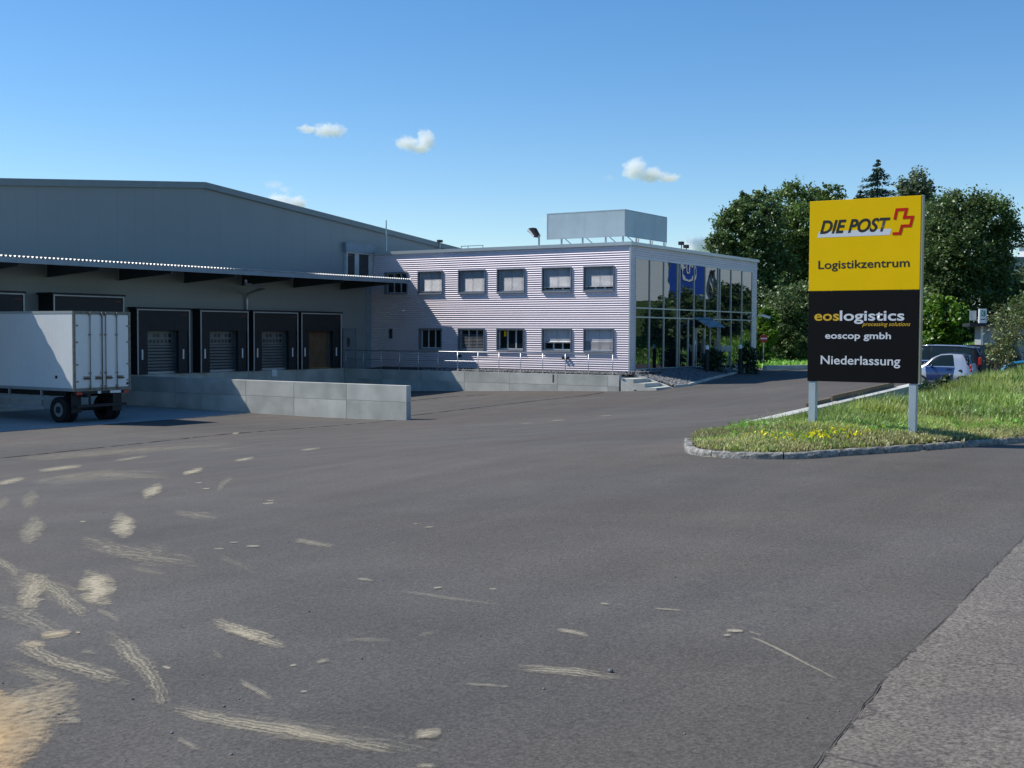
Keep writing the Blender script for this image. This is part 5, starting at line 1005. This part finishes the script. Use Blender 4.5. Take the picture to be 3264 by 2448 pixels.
# two-seater city car, silver shell with blue panels
def sm_extra(o, surf):
    for s in (1, -1):
        MB().ball((-1.20, s*.62, .98), .085, (.6, .8, 1.1), 12, 8).build('tail_lamp', M['redlamp'], o, smooth=True, local=True); MB().ball((-1.22, s*.62, .80), .075, (.6, .8, 1.1), 12, 8).build('tail_lamp', M['redlamp'], o, smooth=True, local=True)
        MB().ball((.42, s*.80, .98), .1, (.6, .9, .8), 12, 8).build('mirror', M['carblue'], o, smooth=True, local=True)
        MB().cyl((-.80, s*.735, .76), (0, 1, 0), .09, .02, 18).build('fuel_cap' if s > 0 else 'vent_cap', M['darksteel'], o, local=True)
        MB().box(-.4, -.2, s*.755-.01, s*.755+.02, .84, .88).build('door_handle', M['darksteel'], o, local=True)
    MB().box(-1.27, -1.2, -.6, .6, .35, .58).build('rear_bumper', M['carblue'], o, local=True, bevel=.03)
ll = 54.9+.76; sy = 11.6+1.25
make_car('city_car', 'small silver and blue two-seat car just right of the sign', (ll, sy, G(ll, sy)), math.radians(90), [(-1.26, .62, .34, .72, .78, .5), (-1.2, .70, .28, .82, 1.05, .52), (-1.05, .74, .22, .90, 1.40, .52), (-.8, .755, .2, .93, 1.50, .53), (-.3, .755, .2, .95, 1.53, .55), (.1, .755, .2, .95, 1.50, .55), (.5, .755, .2, .96, 1.32, .55), (.85, .74, .2, .98, 1.04, .58), (1.1, .70, .24, .82, .86, .55), (1.25, .6, .3, .6, .64, .45)], M['silver'], None,
         (('side_window', -.52, .72, -.42, .40, .46, .68, M['carglass'], .012), ('door_panel', -.45, .62, -.55, .72, .05, .44, M['carblue'], .01), ('rear_pillar_glass', -1.17, -1.03, -1.0, -.66, .52, .96, M['black'], .012)), (('windscreen', .52, .84, M['carglass'], .72), ('rear_window', -1.19, -.98, M['carglass'], .68), ('roof_panel', -.95, .30, M['carblack'], .80)), (-.88, .9), .29, sm_extra)
def es_extra(o, surf):
    for s in (1, -1):
        MB().tube([(-1.95, s*.62, 1.66), (-1.2, s*.62, 1.74), (.1, s*.62, 1.76), (.5, s*.62, 1.72)], .025, 8).build('roof_rail', M['chrome'], o, smooth=True, local=True)
        MB().box(-2.33, -2.2, s*.80-.09, s*.80+.06, .85, 1.22).build('tail_lamp', M['redlamp'], o, local=True, bevel=.03); MB().ball((.95, s*.98, 1.05), .12, (.7, .9, .8), 12, 8).build('mirror', M['carblack'], o, smooth=True, local=True)
ex, ey = 59.6, 14.3
EST = [(-2.35, .78, .35, .85, .92, .6), (-2.28, .86, .28, 1.0, 1.2, .62), (-2.05, .9, .22, 1.03, 1.6, .62), (-1.6, .91, .2, 1.03, 1.68, .63), (-.6, .915, .2, 1.03, 1.72, .64), (.3, .915, .2, 1.02, 1.70, .64), (.75, .91, .2, 1.01, 1.45, .64), (1.2, .9, .2, 1.0, 1.06, .66), (1.9, .87, .22, .9, .95, .6), (2.25, .8, .28, .7, .75, .5), (2.35, .7, .35, .55, .6, .4)]
make_car('estate_car', 'dark estate car with bright roof rails behind the silver city car', (ex, ey, G(ex, ey)+.03), math.radians(90), EST, M['carblack'], None,
         (('side_window', -1.95, -1.15, -1.8, -1.12, .46, .68, M['carglass'], .012), ('side_window', -1.08, -.02, -1.05, -.05, .46, .68, M['carglass'], .012), ('side_window', .05, 1.05, .02, .62, .46, .68, M['carglass'], .012), ('belt_trim', -2.0, 1.1, -2.0, 1.1, .435, .455, M['chrome'], .014)), (('windscreen', .68, 1.16, M['carglass'], .72), ('rear_window', -2.24, -2.06, M['carglass'], .70)), (-1.4, 1.4), .34, es_extra)
tx_, ty_ = 56.2, 9.0
def bl_extra(o, surf):
    for s in (1, -1): MB().ball((.55, s*.90, .95), .1, (.7, .9, .8), 12, 8).build('mirror', M['teal'], o, smooth=True, local=True); MB().box(1.9, 2.0, s*.62-.15, s*.62+.1, .55, .68).build('headlamp', M['chrome'], o, local=True, bevel=.03)
make_car('hatchback_car', 'turquoise car half hidden by the leafy sapling', (tx_, ty_, G(tx_, ty_)-.02), math.radians(-82), [(-1.95, .7, .35, .7, .76, .5), (-1.8, .8, .25, .88, 1.0, .55), (-1.4, .84, .2, .92, 1.28, .55), (-.7, .85, .2, .92, 1.37, .55), (0, .85, .2, .92, 1.36, .55), (.5, .85, .2, .92, 1.12, .55), (.85, .84, .2, .90, .95, .58), (1.5, .82, .22, .82, .86, .55), (1.9, .75, .28, .68, .72, .5), (2.0, .65, .35, .5, .55, .4)], M['teal'], None,
         (('side_window', -1.4, -.55, -1.2, -.5, .46, .68, M['carglass'], .012), ('side_window', -.48, .62, -.45, .35, .46, .68, M['carglass'], .012)), (('windscreen', .28, .80, M['carglass'], .7), ('rear_window', -1.78, -1.35, M['carglass'], .7)), (-1.25, 1.25), .3, bl_extra)
ex2, ey2 = 64.5, 13.6
make_car('estate_car', 'dark car seen between the estate car and the shed', (ex2, ey2, G(ex2, ey2)), math.radians(90), EST, M['carblack'], None, (('side_window', -1.95, -.1, -1.8, -.1, .46, .68, M['carglass'], .012), ('side_window', .0, 1.05, .0, .62, .46, .68, M['carglass'], .012)), (('windscreen', .68, 1.16, M['carglass'], .72), ('rear_window', -2.24, -2.06, M['carglass'], .70)), (-1.4, 1.4), .34)
# ================================================================== SHED + SIGN BOX + FAR BUILDING
sh0 = atz(3127, 1060, 61); sx0, sy0 = sh0[0], sh0[1]; shd = thing('shed', 'grey ribbed metal shed with a flat dark roof behind the sapling', 'shed', (sx0+2, sy0-2, -2.3))
sgz = -2.4; top_ = atz(3127, 1040, 61)[2]; dA = np.array([.30, -.954]); dB = np.array([.954, .30])
def SP(a, c, z): q = np.array([sx0, sy0])+dA*a+dB*c; return (q[0], q[1], z)
for i in range(18): MB().prism([SP(i*.34+.008, 0, sgz), SP((i+1)*.34-.008, 0, sgz), SP((i+1)*.34-.008, 0, top_), SP(i*.34+.008, 0, top_)], (dB[0]*.05, dB[1]*.05, 0)).build('wall_sheet', M['shed'], shd)
MB().prism([SP(0, .06, sgz), SP(6.1, .06, sgz), SP(6.1, 3., sgz), SP(0, 3., sgz)], (0, 0, top_-sgz)).build('core', M['shed'], shd)
MB().prism([SP(-.6, -.6, top_+.0), SP(6.6, -.6, top_), SP(6.6, 3.4, top_), SP(-.6, 3.4, top_)], (0, 0, .16)).build('roof', M['darksteel'], shd)
MB().prism([SP(-.02, -.08, sgz), SP(.10, -.08, sgz), SP(.10, -.02, sgz), SP(-.02, -.02, sgz)], (0, 0, top_-sgz)).build('corner_post', M['white'], shd)
lbx = thing('light_box', 'white light box with a green emblem on the shed roof', 'light box', SP(.0, .2, top_+.16)); a0, a1 = -.12, .22
MB().prism([SP(a0, -.3, top_+.165), SP(a1, -.3, top_+.165), SP(a1, .3, top_+.165), SP(a0, .3, top_+.165)], (0, 0, .72)).build('cabinet', M['white'], lbx)
MB().add([SP(a0+.06, -.305, top_+.5), SP(a1-.06, -.305, top_+.5), SP(a1-.06, -.305, top_+.8), SP(a0+.06, -.305, top_+.8)], [(0, 1, 2, 3)]).build('emblem', M['green'], lbx)
e_ = [(.09, .53, .25, .77), (.25, .53, .09, .77)]
for x0_, z0_, x1_, z1_ in e_: MB().bar(SP(a0-.03+x0_*1., -.312, top_+z0_), SP(a0-.03+x1_*1., -.312, top_+z1_), .006, .03).build('emblem_stroke', M['white'], lbx)
MB().add([SP(a0+.06, -.305, top_+.33), SP(a1-.06, -.305, top_+.33), SP(a1-.06, -.305, top_+.37), SP(a0+.06, -.305, top_+.37)], [(0, 1, 2, 3)]).build('caption', M['darksteel'], lbx)
MB().prism([SP(-.5, .4, top_+.3), SP(-.2, .4, top_+.3), SP(-.2, .7, top_+.3), SP(-.5, .7, top_+.3)], (0, 0, .5)).build('transformer_box', M['steel'], lbx)
for q, h in ((3206, .62), (3214, .42)):
    p = atz(q, 1165, 52); tag(MB().cyl((p[0], p[1], (p[2]-2.4)/2+h/2), (0, 0, 1), .03, p[2]+2.4+h, 8).build('parking_post', M['white']), 'thin white post before the shed wall, '+('the taller one' if h > .5 else 'the shorter one'), 'post', 'thin white posts by the shed')
# building at the right edge beyond the trees
p = atz(3215, 850, 150); fb = thing('far_hall', 'pale grey hall glimpsed beyond the trees at the right edge', 'building', (p[0], p[1], -1)); zt_ = atz(3230, 832, 150)[2]
dd = np.array([cr[0], cr[1], 0]); q0 = p-dd*1.5; 
MB().prism([tuple([q0[0], q0[1], -1]), tuple([q0[0]+dd[0]*26, q0[1]+dd[1]*26, -1]), tuple([q0[0]+dd[0]*26, q0[1]+dd[1]*26, zt_]), tuple([q0[0], q0[1], zt_])], tuple(f0*14)).build('wall', mat('pale hall sheet', (.40, .44, .47), .6), fb)
MB().prism([(q0[0]-dd[0]*.3-f0[0]*.3, q0[1]-dd[1]*.3-f0[1]*.3, zt_), (q0[0]+dd[0]*26.3-f0[0]*.3, q0[1]+dd[1]*26.3-f0[1]*.3, zt_), (q0[0]+dd[0]*26.3+f0[0]*14, q0[1]+dd[1]*26.3+f0[1]*14, zt_), (q0[0]-dd[0]*.3+f0[0]*14, q0[1]-dd[1]*.3+f0[1]*14, zt_)], (0, 0, .5)).build('roof', M['trim'], fb)
# mirrored factory across the bank (seen in the glass)
P0 = np.array([146., -36.]); P1 = np.array([168., 10.]); dF = (P1-P0)/np.linalg.norm(P1-P0); nF = np.array([-dF[1], dF[0]])
def refl(u):   # photo pixel column in the glass -> distance along the factory front
    h = onY(u, 1000, YB); d = ray(u, 1000); o = h[:2]; e = np.array([d[0], -d[1]]); A_ = np.array([[e[0], -dF[0]], [e[1], -dF[1]]]); s_, t = np.linalg.solve(A_, P0-o); return t, s_+1
fa = thing('mural_factory', 'white factory hall with a blue painted section seen mirrored in the glass front', 'factory', (P0[0], P0[1], 2))
FZ0, FZ1 = 2., 12.2
def fq(t0, t1, z0, z1, off, m, nm, dep=.1): 
    a, c = P0+dF*t0+nF*off, P0+dF*t1+nF*off; return MB().prism([(a[0], a[1], z0), (c[0], c[1], z0), (c[0], c[1], z1), (a[0], a[1], z1)], (-nF[0]*dep, -nF[1]*dep, 0)).build(nm, m, fa)
tb0, d0_ = refl(2133); tb1, d1_ = refl(2246); te0, _ = refl(2165); te1, _ = refl(2212); tr0, dr_ = refl(2266); tr1, _ = refl(2284)
fq(-20, 75, FZ0, FZ1, 0, M['render'], 'wall', 25); fq(-20.4, 75.4, FZ1, FZ1+.5, .4, M['trim'], 'roof', 26)
fq(min(tb0, tb1), max(tb0, tb1), FZ0+.2, FZ1-.05, .12, M['muralblue'], 'blue_section', .11)
def frame(t0, t1, z0, z1, w, m, nm):
    t0, t1 = min(t0, t1), max(t0, t1)
    for a, c, e, g in ((t0, t1, z0, z0+w), (t0, t1, z1-w, z1), (t0, t0+w, z0+w, z1-w), (t1-w, t1, z0+w, z1-w)): fq(a, c, e, g, .16, m, nm, .03)
tm = (te0+te1)/2; wE = abs(te1-te0)
# white shield outline with inner bars, then the dark ring to its right
b = MB(); sh = [(-.5, 1.), (-.42, .5), (-.45, .2), (-.3, 0), (0, -.06), (.3, 0), (.45, .2), (.42, .5), (.5, 1.)]
def curve(pts, m, nm, w):
    for (a, c), (e, g) in zip(pts[:-1], pts[1:]):
        A_ = P0+dF*(tm+a*wE)+nF*.16; B_ = P0+dF*(tm+e*wE)+nF*.16; b.bar((A_[0], A_[1], 7.6+c*4.2), (B_[0], B_[1], 7.6+g*4.2), w, .25)
curve(sh, None, '', .05); curve([(-.12, .25), (.12, .25), (.12, .9), (-.12, .9), (-.12, .25)], None, '', .05); curve([(-.4, .75), (-.2, .7), (-.2, .45), (-.4, .4)], None, '', .05); curve([(.4, .75), (.2, .7), (.2, .45), (.4, .4)], None, '', .05)
b.build('emblem_outline', M['white'], fa)
b = MB(); tq = (tr0+tr1)/2; wq = abs(tr1-tr0)*.42
for i in range(16):
    a, c = 2*math.pi*i/16, 2*math.pi*(i+1)/16; A_ = P0+dF*(tq+wq*math.cos(a))+nF*.1; B_ = P0+dF*(tq+wq*math.cos(c))+nF*.1; b.bar((A_[0], A_[1], 7.+1.9*math.sin(a)), (B_[0], B_[1], 7.+1.9*math.sin(c)), .06, .5)
b.build('ring_emblem', M['darksteel'], fa)

# ================================================================== CLOUDS (real volumes, far away)
def cloud(label, x, y, w, h, dens_, seed, lobes):
    z = 2600.; c = atz(x, y, z); sx_, sz_ = w/2*z/FP, h/2*z/FP
    m = bpy.data.materials.new('cloud vapour'); m.use_nodes = True; t = m.node_tree; t.nodes.clear(); N = t.nodes.new; L = t.links.new
    tc = N('ShaderNodeTexCoord'); acc = None
    for (lx, lz, lr, lk) in lobes:
        mp = N('ShaderNodeVectorMath'); mp.operation = 'SUBTRACT'; mp.inputs[1].default_value = (lx, 0, lz); L(tc.outputs['Object'], mp.inputs[0])
        sc = N('ShaderNodeVectorMath'); sc.operation = 'MULTIPLY'; sc.inputs[1].default_value = (1/lr, .9, 1/lk); L(mp.outputs[0], sc.inputs[0])
        ln = N('ShaderNodeVectorMath'); ln.operation = 'LENGTH'; L(sc.outputs[0], ln.inputs[0]); q = N('ShaderNodeMath'); q.operation = 'SUBTRACT'; q.inputs[0].default_value = 1; L(ln.outputs['Value'], q.inputs[1])
        if acc is None: acc = q.outputs[0]
        else: k_ = N('ShaderNodeMath'); k_.operation = 'MAXIMUM'; L(acc, k_.inputs[0]); L(q.outputs[0], k_.inputs[1]); acc = k_.outputs[0]
    n = N('ShaderNodeTexNoise'); n.inputs['Scale'].default_value = 2.6; n.inputs['Detail'].default_value = 8; n.inputs['Roughness'].default_value = .66
    mo = N('ShaderNodeVectorMath'); mo.operation = 'ADD'; mo.inputs[1].default_value = (seed*3.1, seed, 0); L(tc.outputs['Object'], mo.inputs[0]); ms = N('ShaderNodeVectorMath'); ms.operation = 'MULTIPLY'; ms.inputs[1].default_value = (1.4*sx_/sz_/2, 1, 1); L(mo.outputs[0], ms.inputs[0]); L(ms.outputs[0], n.inputs['Vector'])
    a1 = N('ShaderNodeMath'); a1.operation = 'MULTIPLY_ADD'; L(n.outputs[0], a1.inputs[0]); a1.inputs[1].default_value = 3.6; a1.inputs[2].default_value = -2.0
    a2 = N('ShaderNodeMath'); a2.operation = 'ADD'; L(a1.outputs[0], a2.inputs[0]); a2_ = N('ShaderNodeMath'); a2_.operation = 'MULTIPLY'; a2_.inputs[1].default_value = 1.7; L(acc, a2_.inputs[0]); L(a2_.outputs[0], a2.inputs[1])
    mr = N('ShaderNodeMapRange'); mr.inputs[1].default_value = .15; mr.inputs[2].default_value = 1.9; mr.inputs[4].default_value = dens_; L(a2.outputs[0], mr.inputs[0])
    v = N('ShaderNodeVolumePrincipled'); v.inputs['Color'].default_value = (.97, .985, 1, 1); v.inputs['Anisotropy'].default_value = .0; L(mr.outputs[0], v.inputs['Density'])
    o = N('ShaderNodeOutputMaterial'); L(v.outputs[0], o.inputs['Volume'])
    b = MB().ball((0, 0, 0), 1.15, (1, 1, 1), 16, 10); ob = b.build('cloud', m, smooth=False); ob.location = Vector(c); ob.scale = (sx_, min(sx_, sz_*1.6), sz_); ob.rotation_euler.z = math.atan2(r0[1], r0[0]); tag(ob, label, 'cloud', 'small white clouds')
    return ob
S.cycles.volume_bounces = 12; S.cycles.volume_max_steps = 64; S.cycles.volume_step_rate = 1.0
cloud('flat oval white cloud, leftmost in the open sky', 1035, 416, 190, 74, .12, 1, [(.15, .0, .8, .75), (-.55, .1, .45, .4)])
cloud('small white cloud with a raised right shoulder above the office', 1322, 452, 150, 90, .12, 2, [(-.3, -.1, .7, .6), (.5, .15, .45, .9), (.3, -.4, .6, .5)])
cloud('white cloud with a trailing right tail above the roof box', 2075, 548, 190, 96, .12, 3, [(-.55, .2, .5, .9), (0, -.2, .6, .6), (.6, -.4, .5, .3)])
cloud('thin wispy cloud over the warehouse gable', 885, 592, 110, 58, .03, 4, [(-.2, .1, .8, .6), (.4, -.4, .5, .5)])
cloud('bright puffy cloud touching the sloping warehouse roof', 915, 655, 160, 100, .14, 5, [(-.3, .0, .8, .9), (.4, .1, .45, .7)])
cloud('faint wisp of cloud left of the tailed cloud', 1942, 566, 70, 40, .012, 6, [(0, 0, .9, .8)])
cloud('low white cloud behind the lower warehouse roof', 1375, 785, 150, 60, .12, 7, [(-.2, 0, .8, .8), (.5, -.3, .5, .5)])
cloud('low white cloud between the office roof and the trees', 2235, 785, 170, 90, .2, 8, [(0, 0, .9, .9), (-.5, -.3, .5, .5)])
cloud('small cloud fragment beside the left edge of the roof box', 1735, 702, 50, 40, .03, 9, [(0, 0, .9, .9)])
